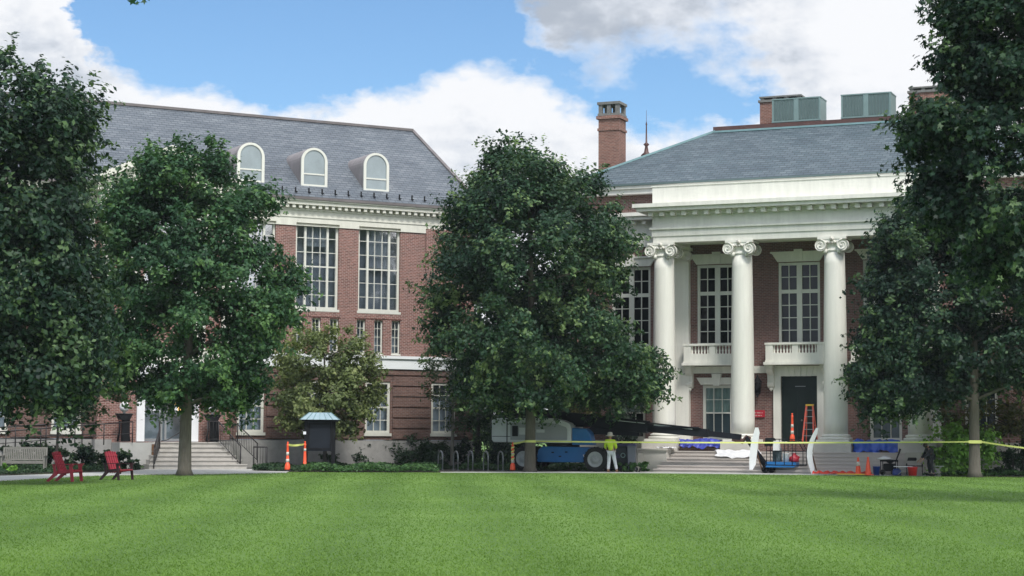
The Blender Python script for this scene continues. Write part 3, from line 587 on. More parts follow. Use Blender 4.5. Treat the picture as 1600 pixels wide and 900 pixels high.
# entrance doors
m = MB(); m.box(-1.35, -.98, -.72, -.3, 1.27, 4.75); m.box(1.02, 1.62, -.72, -.3, 1.27, 4.75); m.box(-1.6, 1.85, -.85, -.3, 4.4, 4.9); m.build('door_surround', 'white', B)
m = MB()
for a, b in ((-.98, -.03), (.07, 1.02)):
    m.box(a, a + .1, -.4, -.33, 1.3, 4.4); m.box(b - .1, b, -.4, -.33, 1.3, 4.4)
    for z in (1.3, 2.62, 3.55, 4.3): m.box(a + .1, b - .1, -.395, -.335, z, z + .1)
dr = m.build('entrance_door', 'alu', B); m = MB(); m.add([(-.95, -.36, 1.3), (1.0, -.36, 1.3), (1.0, -.36, 4.4), (-.95, -.36, 4.4)], [(0, 1, 2, 3)]); m.build('pane', 'glass', dr)
m = MB(); m.tube([(-.2, -.42, 2.2), (-.2, -.48, 2.25), (-.2, -.48, 2.75), (-.2, -.42, 2.8)], .02, 6); m.tube([(.24, -.42, 2.2), (.24, -.48, 2.25), (.24, -.48, 2.75), (.24, -.42, 2.8)], .02, 6); m.build('handle', 'steel', dr)
for nm, u, z, w_, h_, lb in (('paper_notice', -.62, 2.7, .34, .27, 'white paper notice taped to the dark left door of the brick hall'), ('paper_notice', .36, 2.7, .32, .27, 'white paper notice taped to the right glass door beside the lit lamp')):
    q = MB().box(0, w_, -.415, -.408, 0, h_).build(nm, 'paper'); q.location = onL(u, 0, z); q.rotation_euler = (0, 0, AL); tag(q, lb, 'notice', 'paper notices on the entrance doors')
lmp = empty('hanging_lamp', onL(.78, -.15, 2.62), AL, 'lit amber lamp glowing behind the right glass door of the brick hall', 'lamp')
MB().lathe([(.03, 0), (.13, .08), (.16, .3), (.12, .55), (.04, .66)], n=14).build('lamp_shade', 'glow', lmp); MB().tube([(0, 0, .66), (0, 0, 1.6)], .012, 6).build('rod', 'iron', lmp)
# entrance steps and terrace
m = MB(); ns = 6
for i in range(ns):
    z = .2 * (i + 1) + .05; y0 = -2.95 + i * .3; ex = (ns - 1 - i) * .13
    m.box(-.75 - ex, 2.42 + ex * 1.25, y0, -.3, z - .2 if i else -.05, z); m.box(-.77 - ex, 2.44 + ex * 1.25, y0 - .05, y0 + .02, z - .05, z + .003)
m.build('entrance_steps', 'stone', B)
m = MB(); m.box(-3.3, -2.52, -.7, .1, 0, 1.36); m.build('bay_base', 'stone_l', B); m = MB(); m.box(2.44, 3.3, -.7, .1, 0, 1.36); m.build('bay_base', 'stone_l', B)
m = MB(); m.box(-2.5, -.752, -2.0, -.3, -.05, 1.22); m.build('terrace_wall', 'concrete', B)
q = MB().box(-1.02, -.86, -2.1, -2.02, 0, 1.15).build('weathered_board', 'brownwood', B)

# ------------------------------------------------------------------ RIGHT BUILDING
Rb = empty('portico_hall', PR, AR, 'brick hall with a white columned portico, hipped slate roof and tall paned windows', 'building')
x0, x1 = -11.6, 11.9
UC = [-8.45, -4.03, .03, 4.12, 8.5]
upw = [(u - 1.015, u + 1.015, 6.06, 10.0) for u in UC]; grw = [(u - .75, u + .75, 1.5, 4.14) for u in UC if abs(u) > 1]
door = (-.86, .9, 1.43, 4.55)
m = MB(); wall(m, x0, x1, 5.04, 11.0, upw); wall(m, x0, x1, 1.45, 4.71, grw + [door])
m.box(x0 + .05, -6.35, -.06, .3, 12.66, 13.6); m.box(6.65, x1 - .05, -.06, .3, 12.66, 13.6)
for xx, fl in ((x0, 1), (x1, 0)):
    q = [(xx, 0, 1.4), (xx, 13, 1.4), (xx, 13, 13.6), (xx, 0, 13.6)]; m.add(q, [(3, 2, 1, 0) if fl else (0, 1, 2, 3)])
m.add([(x0, 13, 0), (x1, 13, 0), (x1, 13, 13.6), (x0, 13, 13.6)], [(3, 2, 1, 0)])
m.box(-5.9, 6.2, -3.02, -2.9, .98, 1.40)
m.build('brick_wall', 'brick_r', Rb)
m = MB(); m.box(x0 - .05, x1 + .05, -.12, .05, 4.71, 5.04); m.build('belt_course', 'trim', Rb)
m = MB(); m.box(x0 - .1, -6.9, -.16, .02, 0, 1.44); m.build('stone_base', 'plinth', Rb); m = MB(); m.box(6.9, x1 + .1, -.16, .02, 0, 1.44); m.build('stone_base', 'plinth', Rb)
m = MB(); m.box(x0 - .04, x1 + .04, -.1, .05, 11.0, 12.3); m.box(x0 - .06, x1 + .06, -.14, .0, 11.4, 11.47)
u = x0
while u < x1:
    if not -6.9 < u < 6.9: m.box(u, u + .2, -.42, -.1, 12.1, 12.28)
    u += .55
m.box(x0 - .6, x1 + .6, -.62, .3, 12.3, 12.47); m.box(x0 - .75, x1 + .75, -.75, .3, 12.47, 12.65); m.build('wall_entablature', 'trim', Rb)
m = MB(); m.box(x0 - .5, x1 + .5, -.48, 13.5, 13.6, 13.85); m.box(x0 - .6, x1 + .6, -.6, 13.6, 13.85, 14.03); m.build('eaves_cornice', 'trim', Rb)
m = MB(); m.box(x0 - .5, x1 + .5, -.5, -.47, 13.575, 13.6); m.build('gutter_lining', 'copper', Rb)
ex0, ex1, ry, rz2 = x0 - .62, x1 + .62, 6.0, 17.6; rx0, rx1 = -5.85, 6.2
m = MB(); V = [(ex0, -.62, 14.04), (ex1, -.62, 14.04), (ex1, 13.6, 14.04), (ex0, 13.6, 14.04), (rx0, ry, rz2), (rx1, ry, rz2), (rx1, 8, rz2), (rx0, 8, rz2)]
m.add(V, [(0, 1, 5, 4), (1, 2, 6, 5), (2, 3, 7, 6), (3, 0, 4, 7), (4, 5, 6, 7), (3, 2, 1, 0)]); rf = m.build('roof', 'slate_r', Rb)
m = MB(); m.box(rx0 - .1, rx1 + .1, ry - .12, 8.1, rz2, rz2 + .22); m.build('roof_deck', 'rust', rf)
m = MB(); m.beam((rx0, ry, rz2 + .03), (ex0, -.62, 14.1), .16, .1); m.beam((rx1, ry, rz2 + .03), (ex1, -.62, 14.1), .16, .1); m.box(rx0, rx1, ry - .30, ry - .12, rz2 - .12, rz2 - .02); m.build('hip_flashing', 'verdigris', rf)
m = MB(); m.box(ex0 - .02, ex1 + .02, -.68, -.61, 14.0, 14.09); m.build('gutter', 'acdark', rf)
# chimneys
def chimney(u, off, z0, z1, w_, d_, tall):
    m = MB(); m.box(u - w_ / 2, u + w_ / 2, off, off + d_, z0, z1)
    if tall:
        m.box(u - w_ / 2 - .05, u + w_ / 2 + .05, off - .05, off + d_ + .05, z1 - .75, z1 - .62); m.box(u - w_ / 2 - .1, u + w_ / 2 + .1, off - .1, off + d_ + .1, z1 - .14, z1 + .02)
    c = m.build('chimney', 'chim', Rb); m = MB()
    if tall:
        m.box(u - w_ / 2 - .04, u + w_ / 2 + .04, off - .04, off + d_ + .04, z1 + .02, z1 + .16)
        for a in (-1, 0, 1):
            for b in (0, 1): m.box(u + a * (w_ / 2 - .1) - .1, u + a * (w_ / 2 - .1) + .1, off + b * (d_ - .2), off + b * (d_ - .2) + .2, z1 + .16, z1 + .62)
        m.box(u - w_ / 2 - .06, u + w_ / 2 + .06, off - .06, off + d_ + .06, z1 + .62, z1 + .76)
    else:
        m.box(u - w_ / 2 - .08, u + w_ / 2 + .08, off - .08, off + d_ + .08, z1, z1 + .12)
        for a in (-1, -.33, .33, 1): m.box(u + a * (w_ / 2 - .12) - .1, u + a * (w_ / 2 - .12) + .1, off + .05, off + .25, z1 + .12, z1 + .24)
        m.box(u - w_ / 2 - .04, u + w_ / 2 + .04, off, off + d_, z1 + .24, z1 + .32)
    m.build('chimney_cap', 'capstone', c)
chimney(-10.72, 3.0, 13.0, 18.22, 1.12, 1.1, True)
chimney(-2.9, 8.0, 17.0, 19.34, 2.2, 1.0, False)
chimney(4.9, 7.9, 17.0, 19.3, 2.0, 1.0, False)
m = MB(); m.lathe([(.26, 0), (.2, .3), (.16, .5), (.3, .62), (.13, .78), (.07, 1.1), (.16, 1.2), (.05, 1.3), (.03, 2.2), (.05, 2.25), (.012, 2.4), (.008, 3.0)], n=12); fn = m.build('finial', 'rust', Rb); fn.location = (-9.06, 4.2, 15.62)
def ac(u, off, z, w_, label):
    r = empty('air_conditioner', onR(u, off, z), AR, label, 'air conditioner', 'air conditioning units on the roof'); hw = w_ / 2
    m = MB(); m.box(-hw, hw, 0, 1.3, .12, 1.28)
    for a in (-hw, -.13, hw - .09): m.box(a, a + (.09 if a != -.13 else .26), -.05, 0.0, .12, 1.28)
    m.box(-hw - .02, hw + .02, -.06, 1.32, 1.28, 1.34); m.box(-hw - .02, hw + .02, -.06, 1.32, .1, .18); m.build('casing', 'acgreen', r)
    m = MB()
    for s0 in (-hw + .1, .14):
        k_ = 7; ww = hw - .25
        for i in range(k_): m.box(s0 + ww * i / k_, s0 + ww * (i + .72) / k_, -.03, -.004, .22, 1.24)
    m.build('louvre', 'acdark', r); m = MB()
    for a in (-hw + .1, hw - .2):
        for b in (.1, 1.1): m.box(a, a + .1, b, b + .1, 0, .12)
    m.build('foot', 'acdark', r)
ac(-1.62, 6.35, rz2 + .22, 2.55, 'grey-green louvred rooftop unit in front of the low brick chimney'); ac(2.0, 6.35, rz2 + .22, 2.55, 'grey-green louvred rooftop unit standing alone, nearer the right-hand tree')
# portico
cu = .155; hx = 6.45
pc = MB(); pc.box(-6.4, 6.7, -3.35, 0.0, -.05, .96); pc.box(-6.4, 6.7, -2.88, 0.0, .96, 1.41); pc.build('porch_floor', 'plinth', Rb)
COLU = [-5.88, -2.04, 2.35, 6.19]
for u in COLU: MB().box(u - .86, u + .86, -3.42, -1.9, .98, 1.43).build('pedestal', 'plinth', Rb)
def column(u, off=-2.6):
    root = MB(); prof = []; H0, H1 = 1.78, 10.2
    for i in range(15):
        f_ = i / 14; prof.append((.555 - .09 * f_ ** 1.7, H0 + (H1 - H0) * f_))
    root.lathe(prof, (u, off, 0), 40); c = root.build('column', 'column', Rb)
    m = MB(); m.box(u - .76, u + .76, off - .76, off + .76, 1.43, 1.535); m.lathe([(.74, 1.54), (.76, 1.58), (.74, 1.64), (.64, 1.655), (.63, 1.68), (.67, 1.69), (.68, 1.73), (.65, 1.765), (.56, 1.79)], (u, off, 0), 40); m.build('column_base', 'column', c)
    m = MB(); m.box(u - .66, u + .66, off - .6, off + .6, 10.72, 10.84); m.lathe([(.46, 10.15), (.52, 10.2), (.5, 10.26), (.47, 10.3), (.47, 10.42), (.58, 10.55), (.6, 10.66), (.55, 10.72)], (u, off, 0), 28)
    for sy in (-1, 1):
        for sx in (-1, 1):
            cx, cy, cz = u + sx * .50, off + sy * .52, 10.44; R_ = .27
            m.lathe([(R_, -.13), (R_, .13)], (cx, cy, cz), 18, 'y'); pts = []; rs = []
            for i in range(26):
                th = i * .48; rr = R_ - .014 - i * .0092; pts.append((cx - sx * math.sin(th) * rr, cy + sy * .14, cz + math.cos(th) * rr)); rs.append(.034 - i * .0008)
            m.tube(pts, rs, 5); m.lathe([(.05, -.0), (.05, .06)], (cx, cy + (sy * .14 if sy > 0 else -.2), cz), 8, 'y')
        m.box(u - .5, u + .5, off + sy * .5 - .07, off + sy * .5 + .07, 10.58, 10.72)
        for i in range(5): m.lathe([(.02, -.04), (.07, 0), (.02, .04)], (u - .28 + i * .14, off + sy * .58, 10.56), 8, 'y')
        m.lathe([(.03, -.05), (.11, 0), (.03, .05)], (u, off + sy * .62, 10.72), 8, 'y')
    for sx in (-1, 1): m.tube([(u + sx * .5, off - .45, 10.44), (u + sx * .5, off, 10.5), (u + sx * .5, off + .45, 10.44)], [.2, .14, .2], 10); m.lathe([(.1, -.12), (.13, 0), (.06, .12)], (u + sx * .34, off - .44, 10.2), 8)
    m.build('capital', 'column', c)
for u in COLU: column(u)
for u in (-5.88, 6.19):
    m = MB(); m.box(u - .5, u + .5, -.30, .02, 1.43, 10.3); m.box(u - .62, u + .62, -.42, .02, 1.43, 1.75); m.box(u - .62, u + .62, -.45, .02, 10.7, 10.84); m.box(u - .52, u + .52, -.34, 0, 10.3, 10.7)
    for sx in (-1, 1): m.lathe([(.25, -.05), (.25, .2)], (u + sx * .46, -.5, 10.42), 16, 'y'); m.lathe([(.06, -.08), (.06, .0)], (u + sx * .46, -.5, 10.42), 8, 'y')
    m.build('pilaster', 'column', Rb)
m = MB(); a, b = cu - hx, cu + hx
for (z0, z1, y, e_) in ((10.84, 11.14, -3.06, 0), (11.14, 11.46, -3.11, .05), (11.46, 11.56, -3.2, .14), (11.56, 12.12, -3.08, .02), (12.12, 12.3, -3.2, .14), (12.3, 12.47, -3.72, .62), (12.47, 12.65, -3.86, .78), (12.65, 13.52, -3.08, .02), (13.52, 13.57, -3.12, .06)):
    if z0 < 11.5:       # the beams leave the porch ceiling open between them
        m.box(a - e_, b + e_, y, y + (1.0 + (-3.06 - y) * 1), z0, z1)
        m.box(a - e_, a + .95, y + 1.0 + (-3.06 - y), -.11, z0, z1); m.box(b - .95, b + e_, y + 1.0 + (-3.06 - y), -.11, z0, z1)
    else: m.box(a - e_, b + e_, y, -.05 if z0 < 12.2 else -.77 if z0 < 12.6 else -.02, z0, z1)
u = a - .1
while u < b + .1: m.box(u, u + .21, -3.5, -3.19, 12.08, 12.29); u += .5505
m.box(a + .95, b - .95, -2.1, -.11, 11.3, 11.34)
m.build('portico_entablature', 'trim', Rb)
# trapezoid lintels with keystones
for u in UC: m = MB(); m.prism([(u - 1.02, 10.03), (u + 1.02, 10.03), (u + 1.34, 10.5), (u - 1.34, 10.5)], -.12, .0); m.box(u - 1.36, u + 1.36, -.2, .0, 10.44, 10.52); m.box(u - .2, u + .2, -.2, .0, 10.06, 10.62); m.build('window_lintel', 'trim', Rb)
for u in UC:
    if abs(u) > 1:
        m = MB(); m.prism([(u - .8, 4.16), (u + .8, 4.16), (u + 1.02, 4.5), (u - 1.02, 4.5)], -.13, .0); m.prism([(u - .15, 4.1), (u + .15, 4.1), (u + .24, 4.69), (u - .24, 4.69)], -.2, .0); m.build('window_lintel', 'trim', Rb)
for u in UC:
    mid = 2.55; rows = [(.1 + (mid - .16) * k / 4, .04) for k in (1, 2, 3)] + [(mid, .18), (mid + .09 + (1.3 - .09) * .5, .04)]
    sash(Rb, u, 6.06, 10.0, 2.03, [(.505, .04), (1.015, .26), (1.525, .04)], rows, y=.08, fr=.13, sill=(.12, .06, .16) if abs(u) > 6 else None)
for u in UC:
    if abs(u) > 1: sash(Rb, u, 1.5, 4.14, 1.5, [(.54, .035), (.96, .035)], [(1.30, .07), (1.94, .03)], y=.08, fr=.14, sill=(.05, .04, .1), blind=('shade', .5, .97, .08, .92) if u < 0 else ('greyshade', .05, .97, .08, .92))
for u in (-4.03, 4.12): # dark insect screens over the lower sash
    MB().box(u - .6, u + .6, .16, .165, 1.64, 2.78).build('window_screen', 'greyshade', Rb)
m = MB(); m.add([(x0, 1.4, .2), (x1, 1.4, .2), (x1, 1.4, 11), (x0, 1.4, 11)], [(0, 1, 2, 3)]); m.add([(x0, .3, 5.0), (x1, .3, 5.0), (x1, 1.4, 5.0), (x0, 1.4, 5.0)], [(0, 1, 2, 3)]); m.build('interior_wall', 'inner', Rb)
# balconies
def balcony(u):
    m = MB(); hw = 1.42; m.box(u - hw - .08, u + hw + .08, -1.0, 0, 5.07, 5.2); m.box(u - hw - .02, u + hw + .02, -.94, 0, 5.2, 5.28); m.box(u - hw, u + hw, -.9, -.02, 5.28, 5.62)
    bc = m.build('balcony', 'trim', Rb)
    m = MB(); m.box(u - hw, u - hw + .36, -.9, -.6, 5.62, 6.02); m.box(u + hw - .36, u + hw, -.9, -.6, 5.62, 6.02); m.box(u - .15, u + .15, -.88, -.66, 5.62, 6.02); m.box(u - hw - .04, u + hw + .04, -.93, -.58, 6.02, 6.12)
    for s in (-1, 1): m.box(u + s * (hw - .1) - .08, u + s * (hw - .1) + .08, -.6, 0, 6.02, 6.12); m.box(u + s * (hw - .1) - .06, u + s * (hw - .1) + .06, -.6, 0, 5.62, 5.9)
    m.build('handrail', 'trim', bc)
    b0 = None
    for s0 in (-hw + .40, .19):
        for i in range(6):
            q = MB().lathe([(.05, 0), (.05, .05), (.03, .07), (.055, .15), (.03, .27), (.03, .34), (.05, .36), (.05, .4)], n=8) if b0 is None else None
            if b0 is None: b0 = q.build('baluster', 'trim', bc); w_ = b0
            else: w_ = b0.copy(); COL.objects.link(w_); w_.parent = bc
            w_.location = (u + s0 + i * .155, -.76, 5.62)
    for s in (-1, 1):
        uu = u + s * (hw - .08); m = MB(); prof = [(-.02, 5.07), (-.62, 5.07), (-.62, 4.88), (-.48, 4.72), (-.3, 4.6), (-.26, 4.3), (-.34, 4.2), (-.3, 4.08), (-.12, 3.98), (-.02, 4.05)]
        n_ = len(prof); m.add([(uu - .16, y, z) for y, z in prof] + [(uu + .16, y, z) for y, z in prof], [tuple(range(n_)), tuple(range(2 * n_ - 1, n_ - 1, -1))] + [(i, i + n_, (i + 1) % n_ + n_, (i + 1) % n_) for i in range(n_)])
        m.lathe([(.03, 0), (.09, .07), (.1, .16)], (uu, -.18, 3.84), 8); m.box(uu - .2, uu + .2, -.7, -.02, 4.94, 5.068); m.build('bracket', 'trim', bc)
for u in (-4.03, .03, 4.12): balcony(u)
# door
m = MB(); m.box(-1.22, -.86, -.14, .1, 1.42, 4.56); m.box(.9, 1.26, -.14, .1, 1.42, 4.56); m.box(-1.22, 1.26, -.14, .1, 4.55, 4.95)
for i, a in enumerate((-.5, -.25, 0.02, .29, .54)): m.prism([(a - .1, 4.54), (a + .1, 4.54), (a + .1 + (a - .02) * .25, 5.0), (a - .1 + (a - .02) * .25, 5.0)], -.2 if i == 2 else -.17, -.1)
m.build('door_surround', 'trim', Rb)
m = MB(); m.box(-.86, .9, .1, .16, 1.43, 4.55); m.box(-.86, .9, .06, .1, 3.93, 4.03)
for a, b in ((-.84, .01), (.03, .88)):
    for z0, z1 in ((1.6, 2.2), (2.35, 3.15), (3.3, 3.85)):
        m.box(a + .12, b - .12, .085, .1, z0, z1)
d = m.build('double_door', 'doorgreen', Rb); MB().box(-.2, .3, .05, .056, 4.05, 4.08).build('name_strip', 'alu', d); MB().lathe([(.03, 0), (.045, .04), (.03, .08)], (.12, -.02, 2.45), 10, 'y').build('handle', 'copper', d)
m = MB(); m.box(-.9, .94, -.5, 0.0, 1.41, 1.44); m.build('threshold', 'plinth', Rb)
# steps
m = MB(); n_ = 6
for i in range(n_):
    z = .163 * (i + 1); y0 = -5.35 + i * .33; e_ = (n_ - 1 - i) * .07
    m.box(-5.15 - e_, 7.5, y0, -3.3, z - .163 if i else -.05, z)
    m.box(-5.17 - e_, 7.52, y0 - .045, y0 + .02, z - .045, z + .003)
m.build('portico_steps', 'stair', Rb)
m = MB(); m.box(-6.75, -5.16, -4.5, -3.36, -.05, 1.0); m.box(-6.85, -6.3, -5.2, -4.5, -.05, .86); m.box(-6.86, -5.12, -4.6, -3.38, 1.0, 1.07); m.build('cheek_wall', 'plinth', Rb)
# wall lantern, part of the building's fittings
def lantern(u):
    m = MB(); m.tube([(u, 0, 4.2), (u, -.25, 4.45), (u, -.38, 4.3)], .025, 6); m.lathe([(.02, 4.62), (.06, 4.5), (.2, 4.3), (.22, 4.27)], (u, -.38, 0), 8, smooth=False); m.lathe([(.14, 3.72), (.05, 3.62), (.02, 3.55)], (u, -.38, 0), 8)
    for k in range(6): a = k * math.pi / 3; m.tube([(u + .13 * math.cos(a), -.38 + .13 * math.sin(a), 3.72), (u + .2 * math.cos(a), -.38 + .2 * math.sin(a), 4.28)], .014, 4)
    m.lathe([(.12, 3.74), (.17, 4.25)], (u, -.38, 0), 12)
    m.build('wall_lantern', 'black', Rb)
lantern(-1.93); lantern(2.0)
sg = empty('wall_sign', onR(-1.96, -.05, 2.76), AR, 'small red sign with two lines of white lettering on the brick beside the portico door', 'sign')
MB().box(-.3, .3, -.02, .02, -.17, .17).build('sign_panel', 'signred', sg)
def text(body, size, loc, mat, parent, name='lettering', rz=0):
    cv = bpy.data.curves.new(name, 'FONT'); cv.body = body; cv.size = size; cv.align_x = 'CENTER'; cv.extrude = .002; cv.materials.append(M[mat])
    o = bpy.data.objects.new(name, cv); COL.objects.link(o); o.parent = parent; o.location = loc; o.rotation_euler = (rad(90), 0, rz)
    me = bpy.data.meshes.new_from_object(o); q = bpy.data.objects.new(name, me); COL.objects.link(q); q.parent = parent; q.location = loc; q.rotation_euler = (rad(90), 0, rz); bpy.data.objects.remove(o); return q
# ================================================================== TREES
T1p = [(84, 45, 70), (96, 15, 98), (115, -20, 122), (130, -60, 140), (150, -110, 165), (172, -140, 196), (192, -150, 212), (215, -160, 196), (260, -170, 182), (320, -170, 184), (400, -170, 198), (480, -160, 214), (540, -150, 216), (580, -130, 208), (610, -90, 190), (632, -60, 110)]
tree('oak_tree', 'large dark tree at the far left edge, its crown reaching above the slate ridge', gnd(-62, 756), 61.9, T1p, 4.2, 380, 300, .82, .095, 'leaf_c', 'bark', .34, 11, group='big lawn trees', edge=.26)
T2p = [(203, 330, 346), (212, 240, 352), (228, 215, 368), (250, 196, 376), (268, 176, 388), (285, 168, 432), (310, 160, 446), (350, 142, 430), (385, 140, 446), (410, 142, 478), (440, 148, 490), (470, 150, 480), (500, 145, 456), (540, 145, 444), (580, 155, 440), (605, 190, 420), (622, 235, 400), (634, 262, 320)]
tree('maple_tree', 'mid green tree standing on the lawn beside the entrance steps', gnd(288, 743), 73, T2p, 3.3, 350, 280, .66, .09, 'leaf_b', 'bark', .26, 22, group='big lawn trees', edge=.26, fork=2.7)
T3p = [(206, 832, 842), (222, 768, 848), (242, 742, 852), (252, 738, 885), (270, 722, 930), (292, 714, 962), (320, 692, 980), (345, 686, 984), (372, 676, 1008), (395, 668, 1008), (430, 664, 985), (470, 655, 970), (505, 652, 985), (535, 660, 1005), (555, 700, 1042), (580, 700, 1046), (605, 705, 1044), (622, 722, 980), (632, 785, 870)]
tree('pin_oak_tree', 'broad oak in the middle of the lawn edge, trunk in front of the boom lift', gnd(828, 738), 84.6, T3p, 4.6, 440, 290, .76, .095, 'leaf_a', 'bark', .25, 33, group='big lawn trees', edge=.26, fork=2.9)
T4p = [(262, 1425, 1470), (285, 1415, 1560), (310, 1392, 1640), (340, 1372, 1680), (352, 1338, 1690), (380, 1345, 1700), (420, 1352, 1720), (460, 1340, 1720), (500, 1338, 1730), (545, 1330, 1740), (575, 1312, 1740), (592, 1314, 1640), (612, 1318, 1500), (635, 1340, 1455), (648, 1385, 1440)]
b4 = at(1523, 745, 78.6); b4.z = 0
tree('oak_tree', 'dark tree at the right end of the portico with caution tape tied round its trunk', b4, 78.6, T4p, 3.7, 420, 290, .72, .095, 'leaf_c', 'bark', .25, 44, group='big lawn trees', edge=.26, fork=3.2)
T5p = [(-160, 1420, 1950), (-60, 1440, 1990), (10, 1437, 2000), (60, 1452, 2000), (100, 1440, 2000), (118, 1455, 2000), (140, 1500, 1980), (152, 1400, 1960), (185, 1378, 1960), (205, 1405, 1960), (240, 1425, 1960), (290, 1420, 1950), (340, 1440, 1940), (400, 1490, 1920), (450, 1600, 1880), (500, 1700, 1850)]
b5 = at(1760, 760, 46); b5.z = 0
tree('maple_tree', 'near tree overhanging the top right corner with large pointed leaves against the sky', b5, 46, T5p, 3.4, 520, 190, .6, .105, 'leaf_c', 'bark', .3, 55, group='big lawn trees', lobed=True, edge=.5)
# tree out of frame whose twig tips hang into the top edge
root = empty('maple_tree', (-9.4, 25.5, 0), 0, 'single leafy twig hanging into the blue sky at the top left', 'tree', 'big lawn trees')
rng = np.random.default_rng(66)
P, Nn, T, C_ = crown_points([(9.6, -2.4, 3.0), (11, -3.5, 3.8), (13, -3, 3), (14.5, -1, 1)], 3.0, 60, 150, .7, rng)
tip = at(214, 5, 25.0) - Vector((-9.4, 25.5, 0)); tp = np.array(tip)
extra = np.array([tp + d for d in ((-.06, 0, .02), (0, 0, -.0), (.10, 0, .03), (.13, 0, .09), (-.04, .02, .1), (.05, 0, .14), (.14, 0, .18), (0, .05, .24), (.06, .02, .3))]); exn = np.array([(.3, -1, .2)] * len(extra)) + rng.normal(size=extra.shape) * .5
leaf_mesh('crown', np.vstack([P, extra]), np.vstack([Nn, exn]), .085, rng, 'leaf_b', root, lobed=True, tint=np.concatenate([T, np.full(len(extra), .2)]))
tm = MB(); tm.tube([(0, 0, 0), (0, 0, 3), (.1, 0, 7), (.2, 0, 12)], [.3, .24, .2, .06], 10); tm.tube([(.1, 0, 7), (1.2, -.2, 9.3), tuple(tip + Vector((.2, 0, 1.0))), tuple(tip + Vector((.02, 0, .15)))], [.12, .07, .03, .01], 6); tm.build('trunk', 'bark', root)
# small trees by the buildings
tree('dogwood_tree', 'low spreading tree with pale olive leaves behind the notice kiosk', at(507, 733, 87.0) * 1, 87.0, [(503, 455, 540), (525, 440, 575), (550, 425, 592), (580, 425, 604), (610, 425, 604), (640, 430, 590), (662, 440, 572), (680, 468, 545)], 2.2, 170, 140, .46, .085, 'leaf_d', 'bark3', .09, 71, cat='small tree', group='small trees by the walls', edge=.35, fork=1.0)
tree('young_tree', 'slender young tree with a pale thin trunk behind the bike racks', Vector((-2.9, 91.2, 0)), 91.2, [(540, 665, 745), (570, 655, 762), (600, 650, 762), (630, 662, 758), (655, 672, 745), (672, 690, 730)], 1.6, 42, 60, .42, .07, 'leaf_e', 'bark2', .085, 72, cat='small tree', group='small trees by the walls', fork=1.9)
tree('dark_tree', 'narrow dark-trunked tree in the shade left of the boom lift', Vector((-1.7, 94.2, 0)), 94.2, [(540, 700, 800), (575, 690, 815), (610, 690, 812), (640, 700, 800), (665, 715, 775)], 2.0, 70, 80, .5, .08, 'leaf_g', 'bark3', .12, 73, cat='small tree', group='small trees by the walls', fork=1.8)
tree('young_tree', 'thin young tree behind the grey bench and red chairs', Vector((-19.6, 80.3, 0)), 80.3, [(565, 60, 170), (590, 40, 200), (612, 30, 205), (632, 40, 190), (648, 60, 150)], 1.7, 60, 90, .42, .075, 'leaf_e', 'bark3', .06, 74, cat='small tree', group='small trees by the walls', fork=2.2)
tree('yellow_green_tree', 'yellowish small tree seen above the sloping boom', Vector((3.2, 93.0, 0)), 93, [(590, 880, 950), (612, 868, 968), (635, 868, 962), (655, 880, 955)], 1.3, 45, 80, .42, .075, 'leaf_h', 'bark3', .07, 75, cat='small tree', group='small trees by the walls', fork=1.6)
tree('blue_green_tree', 'pale blue-green small tree against the brick left of the first column', Vector((5.3, 91.0, 0)), 90, [(588, 945, 1004), (610, 932, 1012), (640, 935, 1012), (668, 945, 1006), (690, 950, 1000)], .9, 45, 80, .36, .07, 'leaf_i', 'bark3', .06, 76, cat='small tree', group='small trees by the walls', fork=1.2)
tree('olive_tree', 'shaded olive-brown tree behind the big right-hand tree', Vector((22.6, 82.3, 0)), 82.3, [(585, 1455, 1660), (610, 1440, 1680), (640, 1440, 1690), (662, 1460, 1690), (680, 1545, 1680)], 1.5, 100, 90, .42, .08, 'leaf_h', 'bark3', .11, 77, cat='small tree', group='small trees by the walls', fork=1.8)
for i, (x, y, h, w_, lb) in enumerate(((4.6, 104, 14, 9, 'dense tree filling the gap between the two halls, left one'), (9.5, 112, 15, 10, 'dense tree beyond the gap between the halls, right one'), (-2, 112, 14, 10, 'dense tree behind the corner of the long hall'))):
    rng = np.random.default_rng(90 + i); r = empty('background_tree', (x, y, 0), 0, lb, 'tree', 'trees beyond the halls')
    P, Nn, T, C_ = crown_points([(1.2, -w_ * .3, w_ * .3), (h * .4, -w_ * .5, w_ * .5), (h * .75, -w_ * .4, w_ * .4), (h, -.6, .6)], w_ * .45, 130, 120, .9, rng); leaf_mesh('crown', P, Nn, .14, rng, 'leaf_c', r, tint=T)
    trunk_mesh('trunk', .22, h, C_, rng, 'bark3', r, 14)
